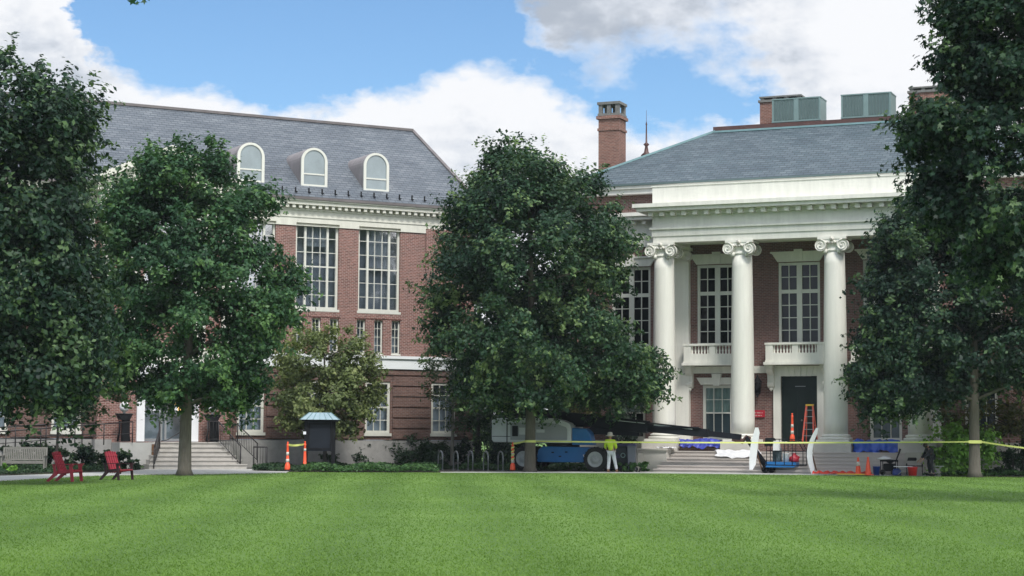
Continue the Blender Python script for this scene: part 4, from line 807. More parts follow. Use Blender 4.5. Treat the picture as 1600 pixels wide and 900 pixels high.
# shrubs
k_ = 0
for (px, py, Y, w_, h, d, n, mat, nm, lb) in (
    (392, 731, 91, 1.6, 1.35, 1.2, 1500, 'leaf_g', 'shrub', 'dark shrub at the foot of the stone steps railing'), (425, 731, 91.5, 1.5, 1.2, 1.2, 1300, 'leaf_g', 'shrub', 'dark shrub left of the notice kiosk'),
    (545, 731, 92.5, 2.4, 1.5, 1.3, 1900, 'leaf_g', 'shrub', 'dark shrub just right of the notice kiosk'), (590, 731, 93.5, 2.3, 1.5, 1.3, 1500, 'leaf_g', 'shrub', 'dark shrub under the ground floor window by the kiosk'),
    (640, 731, 93, 2.5, 1.75, 1.5, 2000, 'leaf_g', 'shrub', 'rounded dark shrub left of the first bike rack'), (675, 733, 90.5, 2.0, 1.5, 1.3, 1900, 'leaf_g', 'shrub', 'large rounded dark shrub behind the first bike rack'),
    (725, 731, 93.5, 2.2, 1.7, 1.5, 2000, 'leaf_c', 'shrub', 'dark shrub behind the middle bike racks'), (765, 731, 92.5, 2.2, 1.8, 1.5, 2000, 'leaf_c', 'shrub', 'tall dark shrub behind the last bike rack'), (795, 731, 94, 2.4, 1.9, 1.5, 2000, 'leaf_c', 'shrub', 'dark shrub behind the traffic post and lift'),
    (515, 731, 90.2, 1.3, .75, 1.0, 900, 'leaf_g', 'shrub', 'low shrub seen between the kiosk legs'),
    (880, 731, 92.5, 3.0, 1.7, 1.5, 2200, 'leaf_c', 'shrub', 'dark shrub behind the blue chassis of the lift'),
    (812, 731, 98, 5.2, 3.0, 2.0, 4500, 'leaf_c', 'shrub', 'tall dark shrub mass in the gap, left half, behind the grey engine cover'), (930, 731, 97, 5.0, 3.2, 2.0, 4500, 'leaf_c', 'shrub', 'tall dark shrub mass in the gap, right half, behind the boom'),
    (200, 735, 83.2, 1.5, .85, .9, 1300, 'leaf_c', 'shrub', 'dark shrub against the pale terrace wall left of the steps'), (178, 735, 82.6, 1.2, .8, .9, 1000, 'leaf_c', 'shrub', 'dark shrub just behind the right red chair'), (50, 736, 83, 1.8, 1.3, 1.2, 1900, 'leaf_c', 'shrub', 'dark shrub rising above the middle of the bench'),
    (131, 734, 80.5, 1.25, 1.1, 1.1, 1900, 'leaf_c', 'shrub', 'clipped round dark shrub between the two red chairs'), (76, 734, 83, 1.6, 1.15, 1.2, 1700, 'leaf_c', 'shrub', 'dark shrub behind the right end of the bench'), (105, 734, 83.5, 1.3, 1.0, 1.0, 1200, 'leaf_g', 'shrub', 'dark shrub behind the thin young trunk'),
    (160, 735, 83, 1.5, .9, 1.0, 1200, 'leaf_g', 'shrub', 'low shrub under the ramp railing by the terrace wall'), (25, 736, 84, 2.4, 1.15, 1.2, 1700, 'leaf_g', 'shrub', 'leafy shrub behind the left end of the bench'), (8, 741, 72.5, .9, .38, .6, 500, 'leaf_f', 'shrub', 'small bright yellow-green plant at the left end of the path'),
    (1502, 738, 81.5, 3.5, 2.55, 2.4, 5200, 'leaf_f', 'shrub', 'big bright green shrub behind the taped right-hand tree'),
    (1585, 738, 82.0, 2.6, 1.2, 1.5, 1900, 'leaf_g', 'shrub', 'dark low shrub at the right edge of the picture'), (1620, 738, 81.5, 2.4, 1.6, 1.5, 1900, 'leaf_g', 'shrub', 'dark shrub against the brick at the far right'),
    (997, 737, 84.6, 1.0, .5, .6, 600, 'ivy', 'shrub', 'low green plant between the bins and the portico steps'), (972, 737, 84.9, 1.0, .45, .6, 500, 'ivy', 'shrub', 'low green plant in front of the navy bin')):
    b = at(px, py, Y); b.z = 0.03; k_ += 1
    shrub(nm, lb, b, w_, h, d, n, .07 if mat != 'leaf_f' or w_ < 2 else .10, mat, 200 + k_, 'shrubs along the halls')
# ground cover
def carpet(name, pts, n, size, hgt, mat, seed, label):
    rng = np.random.default_rng(seed); pts = np.array(pts); lo, hi = pts.min(0), pts.max(0); P = []
    def inside(p):
        c = np.zeros(len(p), bool); j = len(pts) - 1
        for i in range(len(pts)):
            xi, yi = pts[i]; xj, yj = pts[j]; cond = ((yi > p[:, 1]) != (yj > p[:, 1])) & (p[:, 0] < (xj - xi) * (p[:, 1] - yi) / (yj - yi + 1e-12) + xi); c ^= cond; j = i
        return c
    q = rng.uniform(lo, hi, (n * 3, 2)); q = q[inside(q)][:n]
    hh = hgt * (.35 + .65 * (np.sin(q[:, 0] * 2.7 + np.sin(q[:, 1] * 2)) * .5 + .5)) * rng.uniform(.2, 1, len(q))
    o = leaf_mesh(name, np.column_stack([q, hh + .03]), rng.normal(size=(len(q), 3)) * .6 + np.array([0, -.3, 1]), size, rng, mat); return tag(o, label, 'ground cover', kind='stuff')
e = lambda a, b_: (gnd(a, b_).x, gnd(a, b_).y)
carpet('ground_cover', [e(470, 738.0), e(560, 738.2), e(684, 738.3), (-3.3, 88.5), (-8.0, 86.5), (-9.6, 86)], 13000, .06, .34, 'ivy', 301, 'low ivy along the lawn edge below the kiosk')
carpet('ground_cover', [e(392, 736.4), e(470, 737.6), (-9.6, 86), (-3.3, 88.5), (-1.0, 93), (-4.6, 92.3), (-9.5, 89.8), (-11.6, 89.2)], 15000, .07, .26, 'leaf_g', 302, 'dark ground cover beneath the shrubs of the long hall')
carpet('ground_cover', [(-2.6, 87.2), (3.0, 87.4), (6.4, 86.2), (6.4, 91), (-1, 93)], 12000, .07, .3, 'ivy', 303, 'green ground cover behind the boom lift')
carpet('ground_cover', [e(1440, 743.9), e(1560, 744.8), e(1700, 746.6), (30, 83.6), (21.6, 84.6), (19.7, 82)], 11000, .06, .22, 'ivy', 304, 'grassy ground cover under the right-hand tree')
carpet('ground_cover', [e(-60, 747), e(0, 743.4), e(130, 738.6), e(190, 736.4), (-17.6, 86.3), (-24.5, 83)], 12000, .06, .26, 'leaf_g', 305, 'ground cover in the bed behind the bench')
# lawn grass near the camera: blades as thin upright faces
rng = np.random.default_rng(401); n = 210000
yy_ = 20.5 + (81 - 20.5) * rng.uniform(0, 1, n) ** 1.9; xx = rng.uniform(-1, 1, n) * (yy_ * .285 + .5); hh = rng.uniform(.012, .032, n) * (1 + (yy_ - 20) * .006); ww = .004 + yy_ * .00022
a = rng.uniform(0, math.pi, n); lx, ly = rng.normal(0, .022, n), rng.normal(0, .022, n)
V = np.stack([np.column_stack([xx - np.cos(a) * ww, yy_ - np.sin(a) * ww, np.zeros(n)]), np.column_stack([xx + np.cos(a) * ww, yy_ + np.sin(a) * ww, np.zeros(n)]), np.column_stack([xx + lx, yy_ + ly, hh])], 1)
me = bpy.data.meshes.new('grass'); me.vertices.add(n * 3); me.vertices.foreach_set('co', V.reshape(-1).astype(np.float32)); me.loops.add(n * 3); me.loops.foreach_set('vertex_index', np.arange(n * 3, dtype=np.int32))
me.polygons.add(n); me.polygons.foreach_set('loop_start', np.arange(0, n * 3, 3, dtype=np.int32)); me.polygons.foreach_set('loop_total', np.full(n, 3, dtype=np.int32)); me.update()
tt = me.attributes.new('tint', 'FLOAT', 'FACE'); tt.data.foreach_set('value', np.clip(rng.normal(.5, .11, n) + .15 * np.sin((xx + .05 * yy_) * 2 * math.pi / 2.7 + .8 * np.sin(yy_ * .13)) + .04 * np.sin((xx * .5 + yy_ * .86) * 2 * math.pi / 7.5) + 0.0 * np.sin(xx * .9 + np.sin(yy_ * .4) * 2) * np.sin(yy_ * .33 + xx * .2), 0, 1).astype(np.float32)); me.materials.append(M['blade'])
go = bpy.data.objects.new('grass', me); COL.objects.link(go); tag(go, 'short mown green grass of the lawn', 'grass', kind='stuff')
# ================================================================== OBJECTS
m = MB(); rg = random.Random(9)
for zz, x_end in ((.045, .2), (-.085, .16)):
    x = -.24
    while x < x_end: w_ = rg.uniform(.02, .035); m.box(x, x + w_ * .6, -.024, -.0205, zz - .028, zz + .028); x += w_ + (.04 if rg.random() < .2 else .008)
m.build('lettering', 'reflect', sg)
# ---- adirondack chairs
def chair(name, loc, rz, label, group):
    r = empty(name, loc, rz, label, 'chair', group)      # faces +x
    m = MB()
    for i in range(5):
        y = -.25 + i * .105; m.beam((-.12, y + .04, .26), (-.42, y + .04, 1.0 - abs(i - 2) * .012), .095, .022, (0, 1, 0))
    m.beam((-.17, -.27, .38), (-.17, .27, .38), .07, .025); m.beam((-.36, -.27, .86), (-.36, .27, .86), .07, .025); m.build('backrest', 'redpl', r)
    m = MB()
    for i in range(5): x = -.12 + i * .125; z = .27 + i * .022; m.beam((x, -.28, z), (x, .28, z), .115, .022)
    m.build('seat', 'redpl', r)
    for s in (-1, 1):
        m = MB(); m.beam((-.34, s * .36, .565), (.42, s * .36, .59), .125, .024); m.beam((.30, s * .33, .5), (.38, s * .33, .57), .03, .1); m.build('armrest', 'redpl', r)
        m = MB(); m.prism([(.33, 0), (.44, 0), (.36, .58), (.24, .58)], s * .33 - .012, s * .33 + .012); m.build('leg', 'redpl', r)
        m = MB(); m.prism([(-.62, 0), (-.5, 0), (-.16, .26), (.40, .33), (.40, .42), (-.25, .36)], s * .295 - .012, s * .295 + .012); m.build('leg', 'redpl', r)
        m = MB(); m.prism([(-.28, .2), (-.18, .2), (-.26, .56), (-.36, .56)], s * .33 - .012, s * .33 + .012); m.build('arm_support', 'redpl', r)
    return r
c1 = chair('adirondack_chair', gnd(104, 752.5), rad(-14), 'red slatted garden chair nearer the grey bench, seen in profile', 'red garden chairs on the lawn')
c2 = copy_tree(c1); c2.location = gnd(184, 750); c2.rotation_euler.z = rad(-34); c2['label'] = 'red slatted garden chair nearer the steps and tree, turned more to the viewer, arms and legs coloured as if in shade'
for ch in c2.children:
    if ch.name.split('.')[0] in ('armrest', 'leg', 'arm_support'):
        ch.data = ch.data.copy(); ch.data.materials[0] = M['redshade']
# ---- bench
bb = at(37, 738.5, 76.5); bb.z = .035
b = empty('garden_bench', bb, rad(4), 'weathered grey wooden bench in front of the shrubs at the far left', 'bench')
for s in (-1, 1):
    MB().box(s * .86 - .035, s * .86 + .035, -.3, -.23, 0, .64).build('leg', 'teak', b); m = MB(); m.beam((s * .86, .2, 0), (s * .86, .2, .45), .07, .07, (0, 1, 0)); m.beam((s * .86, .2, .45), (s * .86, .3, 1.0), .07, .06, (0, 1, 0)); m.build('leg', 'teak', b); MB().box(s * .86 - .045, s * .86 + .045, -.34, .26, .64, .675).build('armrest', 'teak', b)
m = MB()
for i in range(5): m.box(-.82, .82, -.29 + i * .1, -.205 + i * .1, .42, .445)
m.box(-.82, .82, -.29, -.26, .34, .42); m.build('seat', 'teak', b)
m = MB(); m.beam((-.82, .3, .97), (.82, .3, .97), .035, .09, (0, 0, 1)); m.beam((-.82, .21, .5), (.82, .21, .5), .035, .06, (0, 0, 1))
for i in range(22): x = -.78 + i * .0743; m.beam((x, .213, .52), (x, .292, .94), .05, .015, (0, 1, 0))
m.build('backrest', 'teak', b)
# ---- notice kiosk
kb = at(499, 736, 84.6); kb.z = .03
kk = empty('notice_kiosk', kb, rad(3), 'black free-standing notice board under a pale blue-green metal roof', 'notice board')
for s in (-1, 1): MB().box(s * .62 - .085, s * .62 + .085, -.08, .08, 0, 2.22).build('post', 'black', kk)
pb = MB().box(-.53, .53, -.05, .05, .86, 2.2).build('board_panel', 'blackboard', kk); m = MB()
for a_, b_, c_, d_ in ((-.46, .46, 2.06, 2.12), (-.46, .46, .93, .99), (-.52, -.46, .93, 2.12), (.46, .52, .93, 2.12)): m.box(a_, b_, -.075, -.05, c_, d_)
m.build('frame', 'black', pb)
m = MB(); z0, z1 = 2.28, 2.60; V = [(-.92, -.36, z0), (.92, -.36, z0), (.92, .36, z0), (-.92, .36, z0), (-.5, -.04, z1), (.5, -.04, z1), (.5, .04, z1), (-.5, .04, z1)]
m.add(V, [(0, 1, 5, 4), (1, 2, 6, 5), (2, 3, 7, 6), (3, 0, 4, 7), (4, 5, 6, 7), (3, 2, 1, 0)]); M['kroof'] = plain('pale_verdigris', (0.27, 0.37, 0.43), 0.5, 0.12, 3); r_ = m.build('roof', 'kroof', kk)
m = MB()
for i in range(7): f_ = -1 + i / 3; m.beam((f_ * .88, -.36, z0 + .012), (f_ * .48, -.04, z1 + .012), .02, .03)
m.build('seam', 'verdigris', r_); m = MB(); m.box(-.8, .8, -.27, .27, 2.2, 2.278); m.build('fascia', 'black', kk)
nt = empty('small_placard', at(476, 676.5, 84.3), rad(3), 'small white square placard beside the kiosk left post', 'placard'); MB().box(-.065, .065, -.01, .01, -.065, .065).build('placard_panel', 'paper', nt); MB().box(-.012, .012, .01, .03, -1.64 - .0, .05).build('stake', 'black', nt)
# ---- channelizer posts
def channelizer(loc, label, bands=True, wrap=False, h=1.07, group='tall orange traffic posts'):
    r = empty('traffic_post', loc, 0, label, 'traffic post', group)
    m = MB(); n_ = 8; m.lathe([(.24, 0), (.24, .05)], n=8, smooth=False); m.build('base', 'rubber', r)
    m = MB(); m.lathe([(.125, .05), (.125, .1), (.105, .3), (.075, .34), (.048, h - .1), (.055, h - .08), (.05, h), (.02, h + .01), (.03, h + .03), (.045, h + .06), (.02, h + .1)], n=18); m.build('post_body', 'orange', r)
    if bands:
        for a_, b_ in ((.38, .53), (.68, .83)):
            k1, k2 = .075 + (a_ - .34) / (h - .44) * -.027 + .004, .075 + (b_ - .34) / (h - .44) * -.027 + .004
            MB().lathe([(k1, a_), (k2, b_)], n=18).build('reflective_band', 'reflect', r)
    if wrap:
        m = MB(); pts = []
        for i in range(60): th = i * .42; z = .40 + i * .0115; pts.append((.083 * math.cos(th), .083 * math.sin(th), z))
        for i in range(59):
            a_, b_ = Vector(pts[i]), Vector(pts[i + 1]); m.add([a_, b_, b_ + Vector((0, 0, .06)), a_ + Vector((0, 0, .06))], [(0, 1, 2, 3)])
        m.build('tape_wrap', 'yellow', r)
    return r
p1 = gnd(449, 737.3); p2 = gnd(476, 736.8); p1.z = p2.z = .035
channelizer(p1, 'orange traffic post with two dull white bands, end of the path', True, h=1.18); channelizer(p2, 'orange traffic post with one white band touching the kiosk side', False, h=1.2)
q = [c for c in bpy.data.objects if c.name.startswith('traffic_post')][-1]; MB().lathe([(.058, .86), (.054, .98)], n=16).build('reflective_band', 'reflect', q)
p3 = at(801, 736.5, 84.4); p3.z = .03; channelizer(p3, 'orange traffic post wrapped in yellow tape left of the oak trunk', True, True, h=1.22)
def ribbon(mb, a_, b_, w_=.075, sag=.06, n_=16, tw=.25):
    a_, b_ = Vector(a_), Vector(b_); d = (b_ - a_).normalized(); side = d.cross(Vector((0, 0, 1))).normalized(); P_ = []
    for i in range(n_ + 1):
        f_ = i / n_; c = a_.lerp(b_, f_) - Vector((0, 0, sag * 4 * f_ * (1 - f_))); ang = tw * math.sin(f_ * 9); u_ = Vector((0, 0, 1)) * math.cos(ang) + side * math.sin(ang); P_ += [c - u_ * w_ / 2, c + u_ * w_ / 2]
    mb.add(P_, [(2 * i, 2 * i + 2, 2 * i + 3, 2 * i + 1) for i in range(n_)])
m = MB(); ribbon(m, p1 + Vector((.05, -.06, 1.14)), p2 + Vector((-.05, -.06, 1.17)), .09, .035, 8); tag(m.build('caution_tape', 'yellow'), 'short yellow tape strung between the two orange posts by the kiosk', 'tape', 'caution tapes')
# long tape around two trunks
m = MB(); a0 = p3 + Vector((.02, -.06, 1.25)); a1 = at(820, 689.5, 84.28); a2 = at(838, 689.5, 84.28); a3 = at(1514, 690.3, 78.3); a4 = at(1534, 690.5, 78.3); a5 = at(1680, 708, 76.5)
ribbon(m, a0, a1, .08, .01, 4); ribbon(m, a1, a2, .09, 0, 2, 0); ribbon(m, a2, a3, .065, .05, 60, .35); ribbon(m, a3, a4, .13, 0, 2, 0); ribbon(m, a4, a5, .07, .04, 12)
tb = Vector((gnd(828, 738).x, 84.6, 0)); 
for cc, rr_, zz_ in ((Vector((gnd(828, 738).x + 0, gnd(828, 738).y, 0)), .255, a1.z), (b4, .27, a3.z)):
    vs = []
    for i in range(17): th = math.pi * 2 * i / 16; vs += [(cc.x + rr_ * math.cos(th), cc.y + rr_ * math.sin(th), zz_ - .05), (cc.x + rr_ * math.cos(th), cc.y + rr_ * math.sin(th), zz_ + .05)]
    m.add(vs, [(2 * i, 2 * i + 2, 2 * i + 3, 2 * i + 1) for i in range(16)])
tag(m.build('caution_tape', 'yellow'), 'long yellow caution tape stretched from oak to oak across the steps', 'tape', 'caution tapes')
# ---- bike racks
lb_ = ('bike rack hoop nearest the dark rounded shrub, first from the left', 'second bike rack hoop, just right of the pale thin trunk', 'middle bike rack hoop of the five', 'fourth bike rack hoop counted from the shrub', 'bike rack hoop nearest the orange post and lift')
r0 = None
for i, px in enumerate((688, 712, 735, 759, 782)):
    bp_ = at(px, 737, 85.9 if i else 86.2); bp_.z = .03
    if r0 is None:
        r0 = empty('bike_rack', bp_, 0, lb_[0], 'bike rack', 'metal bike rack hoops'); pts = [(0, -.3, 0), (0, -.3, .62)] + [(0, -.3 * math.cos(math.pi * j / 8), .62 + .26 * math.sin(math.pi * j / 8)) for j in range(1, 8)] + [(0, .3, .62), (0, .3, 0)]
        MB().tube(pts, .033, 10).build('hoop', 'steel', r0)
        for s in (-1, 1): MB().lathe([(.08, 0), (.08, .015)], (0, s * .3, 0), 14).build('foot_plate', 'steel', r0)
        rr_ = r0
    else: rr_ = copy_tree(r0); rr_.location = bp_; rr_['label'] = lb_[i]
    rr_.rotation_euler.z = rad(22)
# ---- pedestals flanking the steps
def pedestal(u, label):
    r = empty('black_pedestal', onL(u, -1.35, 1.27), AL, label, 'pedestal', 'black pedestals flanking the steps')
    m = MB()
    for s in (-1, 1): m.tube([(s * .28, 0, 0), (s * .2, 0, .5), (s * .2, 0, .95)], [.05, .035, .05], 6)
    m.box(-.1, .25, -.1, .1, 0, 1.0); m.build('stand', 'black', r)
    m = MB(); m.prism([(-.22, .98), (.22, .98), (.34, 1.22), (-.34, 1.22)], -.2, .2); m.box(-.37, .37, -.22, .22, 1.22, 1.28); m.build('capital', 'black', r)
    m = MB(); m.lathe([(.06, 1.28), (.05, 1.34), (.09, 1.37), (.13, 1.38), (.2, 1.46), (.225, 1.58), (.19, 1.72), (.1, 1.8), (.02, 1.82)], n=20); gb = m.build('globe', 'white', r)
    MB().lathe([(.075, -.235), (.09, -.2), (.09, -.15)], (0, 0, 1.58), 14, 'y').build('emblem', 'black', gb); return r
pedestal(2.08, 'black pedestal with a white globe to the right of the steps and tree trunk')
r_ = pedestal(-2.14, 'black pedestal partly hidden by leaves left of the white door frame'); 
# ---- railings
def railing(name, label, pts, h, mat='iron', bal=0.0, post=1.5, mid=True, group='black metal railings'):
    base = Vector(pts[0]); r = empty(name, base, 0, label, 'railing', group); P_ = [Vector(p) - base for p in pts]
    m = MB(); m.tube([p + Vector((0, 0, h)) for p in P_], .028, 8); m.build('handrail', mat, r)
    if mid: m = MB(); m.tube([p + Vector((0, 0, .12 if bal else h * .45)) for p in P_], .02, 6); m.build('lower_rail', mat, r)
    pb_ = MB()
    for i in range(len(P_) - 1):
        a_, b_ = P_[i], P_[i + 1]; n_ = max(1, round((b_ - a_).length / post))
        for j in range(n_ + (i == len(P_) - 2)):
            c = a_.lerp(b_, j / n_); MB().tube([c, c + Vector((0, 0, h))], .026, 6).build('post', mat, r)
        if bal:
            n_ = max(2, int((b_ - a_).length / bal))
            for j in range(n_): c = a_.lerp(b_, (j + .5) / n_); pb_.tube([c + Vector((0, 0, .1)), c + Vector((0, 0, h))], .011, 4)
    if bal: pb_.build('baluster_panel', mat, r)
    return r
railing('ramp_railing', 'long black two-rail ramp railing running left behind the bench', [onL(-1.95, -2.1, 1.22), onL(-4.6, -2.15, 1.0), onL(-9.2, -2.2, .62), onL(-12.5, -2.2, .35)], .95)
railing('ramp_railing', 'black ramp railing close to the brick wall, behind the other one', [onL(-2.2, -.55, 1.22), onL(-5.5, -.55, 1.1), onL(-11, -.55, .7)], .92)
railing('stair_railing', 'black balustered railing down the right side of the entrance steps', [onL(1.8, -1.55, 1.27), onL(2.3, -1.6, 1.27), onL(2.95, -2.9, .12)], .95, bal=.13, post=1.7)
railing('stair_railing', 'black balustered railing right of the pedestal along the terrace edge', [onL(2.5, -.8, 1.2), onL(3.5, -.85, 1.2), onL(4.1, -2.0, .3)], .9, bal=.13, post=1.7)
rl = railing('stair_railing', 'black curved railing down the left side of the entrance steps', [onL(-.55, -1.6, 1.27), onL(-.7, -2.2, .95), onL(-1.2, -3.0, .06)], .95, bal=.13, post=1.2)
m = MB(); pp = [(0.9, -1.7, 2.22), (1.2, -1.75, 2.2), (1.25, -1.8, 2.0), (.9, -1.9, 1.7), (.2, -2.2, 1.35), (-.1, -2.3, 1.3)]
m.tube([onL(u - .55, o_, z) - rl.location for u, o_, z in pp], .022, 6); m.build('curved_end', 'iron', rl)
# low stake rail right of stairs
railing('low_fence', 'thin dark rail in the bed right of the entrance steps', [onL(3.8, -2.3, .04), onL(4.2, -3.0, .04)], 1.0, bal=.14, post=.9)
# ---- boom lift
LA = -rad(18.1); LP = at(820, 737, 86.1); LP.z = 0.03
lf = empty('boom_lift', LP, LA, 'blue and grey telescopic boom lift parked behind the oak with its boom lowered', 'boom lift')
def wheel(x, y):
    m = MB(); R_ = .56; sg_ = -1 if y < 1 else 1
    prof = [(.30, -.18), (.50, -.20), (.545, -.16), (R_, -.10), (R_, .10), (.545, .16), (.50, .20), (.30, .18)]; m.lathe(prof, (x, y, R_ - .01), 30, 'y')
    for i in range(22):
        th = i * 2 * math.pi / 22; c = (x + R_ * math.cos(th), y, R_ - .01 + R_ * math.sin(th)); t_ = Vector((-math.sin(th), 0, math.cos(th)))
        m.beam(Vector(c) + Vector((0, -.17, 0)) - t_ * .03, Vector(c) + Vector((0, .17, 0)) + t_ * .03, .045, .035, (math.cos(th), 0, math.sin(th)))
    wh = m.build('wheel', 'rubber', lf)
    m = MB(); ys = sg_ * .0
    m.lathe([(.35, .19 * sg_), (.36, .235 * sg_), (.33, .24 * sg_), (.30, .205 * sg_), (.17, .20 * sg_), (.15, .25 * sg_), (.08, .27 * sg_), (.02, .27 * sg_)], (x, y, R_ - .01), 26, 'y')
    for i in range(9): th = i * 2 * math.pi / 9; m.lathe([(.018, .0), (.018, sg_ * .225)], (x + .22 * math.cos(th), y, R_ - .01 + .22 * math.sin(th)), 6, 'y')
    m.build('rim', 'rim', wh)
for x in (0, 3.42):
    for y in (0.0, 2.1): wheel(x, y - (0 if y else 0.0))
m = MB(); m.prism([(.45, .40), (2.9, .40), (3.05, .62), (3.0, 1.1), (.75, 1.12), (.55, .95)], .28, 1.85); m.box(-.1, .6, .6, 1.5, .4, .75); m.box(2.9, 3.6, .6, 1.5, .4, .8)
m.build('chassis', 'liftblue', lf, bevel=.03)
m = MB(); m.tube([(0, .1, .55), (0, 2.0, .55)], .12, 10); m.tube([(3.42, .1, .55), (3.42, 2.0, .55)], .12, 10); m.build('axle', 'boom', lf)
m = MB()
for x, z in ((1.2, .82), (1.85, .84), (1.55, .64)): m.box(x, x + .12, .262, .285, z, z + .06)
m.build('vent_slot', 'black', lf); m = MB(); m.box(2.72, 2.9, .26, .275, .68, .76); m.build('data_plate', 'paper', lf)
m = MB(); m.lathe([(.75, 1.1), (.75, 1.26)], (1.55, 1.05, 0), 28); m.build('turntable', 'boom', lf)
m = MB(); P_ = [(-1.55, 1.30), (-1.64, 1.42), (-1.64, 2.26), (-1.6, 2.36), (-1.5, 2.42), (1.2, 2.42), (1.75, 2.33), (2.1, 2.2), (2.2, 2.08), (2.22, 1.95), (2.22, 1.34), (2.16, 1.28)]; m.prism(P_, .02, .75)
h = m.build('engine_cover', 'liftgrey', lf, bevel=.07)
m = MB(); P2 = [(-.72, 1.42), (-.72, 2.22), (1.1, 2.22), (1.6, 2.14), (1.98, 2.0), (2.03, 1.9), (2.03, 1.42)]; m.prism(P2, -.004, .03); m.build('side_panel', 'liftpanel', h, bevel=.02)
m = MB(); m.box(-.9, -.86, .0, .02, 1.3, 2.36); m.box(-1.6, -.2, .004, .02, 1.56, 1.585); m.build('panel_seam', 'boom', h)
MB().box(-.62, -.34, -.02, .02, 1.58, 2.06).build('control_window', 'black', h); m = MB(); m.box(-.28, .25, -.02, -.005, 1.66, 1.98); m.box(.55, .95, -.02, -.005, 1.76, 1.9); m.build('decal', 'paper' if False else 'liftgrey', h)
m = MB(); m.prism(P_, 1.4, 2.1); h2 = m.build('engine_cover', 'liftgrey', lf, bevel=.07)
m = MB(); m.prism([(2.24, 1.2), (3.25, 1.2), (3.1, 1.75), (2.9, 1.95), (2.24, 1.98)], .05, .7); m.build('fuel_tank_cover', 'liftblue', lf, bevel=.04)
m = MB(); m.box(-.9, 1.9, .78, 1.38, 1.26, 2.5); m.prism([(-1.3, 2.3), (-1.3, 2.85), (-.6, 2.95), (.2, 2.9), (.2, 2.3)], .76, 1.38); m.build('boom_post', 'boom', lf)
bo = MB(); by = 1.05
def z_(x): return 2.62 - (x + .2) * .1005
bo.beam((-1.2, by, z_(-1.2) + .02), (5.6, by, z_(5.6)), .46, .56); bo.build('boom_base_section', 'boom', lf, bevel=.02)
MB().beam((1.0, by, z_(1.0) - .1), (8.4, by, z_(8.4) + .01), .34, .38).build('boom_mid_section', 'boom', lf, bevel=.02)
MB().beam((5.0, by, z_(5.0)), (9.9, by, z_(9.9)), .24, .25).build('boom_fly_section', 'boom', lf)
m = MB(); m.beam((2.2, by - .24, z_(2.2) - .30), (8.0, by - .19, z_(8.0) + .22), .05, .09); m.tube([(2.6, by - .27, z_(2.6) + .18), (5.4, by - .27, z_(5.4) + .2), (8.1, by - .22, z_(8.1) + .2)], .03, 6); m.build('hose_carrier', 'boom', lf)
m = MB(); m.beam((4.2, by - .245, z_(4.2) + .16), (5.5, by - .245, z_(5.5) + .17), .02, .05); m.beam((5.9, by - .19, z_(5.9) + .13), (7.7, by - .19, z_(7.7) + .13), .02, .05); m.build('boom_marking', 'liftgrey', lf)
m = MB(); m.prism([(1.9, 1.7), (3.0, 1.7), (5.2, 1.62), (5.2, 1.78), (3.0, 2.05)], .9, 1.2); m.build('lift_cylinder', 'boom', lf)
m = MB(); m.tube([(9.7, by, z_(9.7)), (9.95, by, 1.42), (10.15, by, 1.60), (10.32, by, 1.52)], [.11, .1, .11, .09], 8); m.beam((9.5, by, 1.50), (10.0, by, 1.36), .2, .14); m.build('jib_knuckle', 'rust', lf)
m = MB(); m.beam((10.15, by - .1, 1.62), (11.15, by - .1, .28), .07, .15); m.beam((10.12, by + .14, 1.50), (11.0, by + .14, .20), .07, .12); m.box(10.95, 11.3, by - .16, by + .2, .14, .34); m.build('jib', 'boom', lf, bevel=.01)
m = MB(); m.tube([(10.22, by - .02, 1.45), (11.0, by - .02, .45)], .022, 8); m.build('jib_cylinder', 'steel', lf)
m = MB(); m.lathe([(.04, -.05), (.15, -.05), (.15, .05), (.04, .05)], (11.02, by - .2, .16), 18, 'y'); m.lathe([(.04, -.05), (.15, -.05), (.15, .05), (.04, .05)], (11.32, by - .2, .17), 18, 'y'); m.build('castor', 'black', lf)
bk = MB(); bk.prism([(11.12, .27), (12.35, .27), (12.45, .33), (12.45, .5), (11.12, .52)], by - .55, by + .45); bkt = bk.build('basket_floor', 'liftblue', lf)
bx0, bx1, by0, by1 = 11.15, 12.78, by - .55, by + .45
m = MB()
for y in (by0, by1):
    m.tube([(bx0, y, 1.52), (bx1 - .25, y, 1.52), (bx1, y, 1.05)], .022, 6); m.tube([(bx0, y, 1.0), (bx1, y, .98)], .018, 6)
    for x, t_ in ((bx0, 1.52), (11.55, 1.52), (11.95, 1.52), (12.3, 1.52), (bx1, 1.05)): m.tube([(x, y, .35), (x, y, t_)], .018, 6)
    m.tube([(bx0, y, .38), (bx1, y, .36)], .02, 6)
for x, t_ in ((bx0, 1.52), (bx1, 1.05), (bx1 - .25, 1.52)): m.tube([(x, by0, t_), (x, by1, t_)], .02, 6)
m.build('basket_rail', 'boom', lf)
m = MB(); m.prism([(11.05, 1.22), (11.5, 1.2), (11.52, 1.5), (11.45, 1.58), (11.1, 1.58)], by0 - .03, by0 + .35); m.build('control_box', 'black', lf, bevel=.03)
m = MB(); m.box(11.45, 11.72, by0 - .03, by0 + .3, 1.02, 1.45); m.build('cover_sheet', 'cloth', lf); 
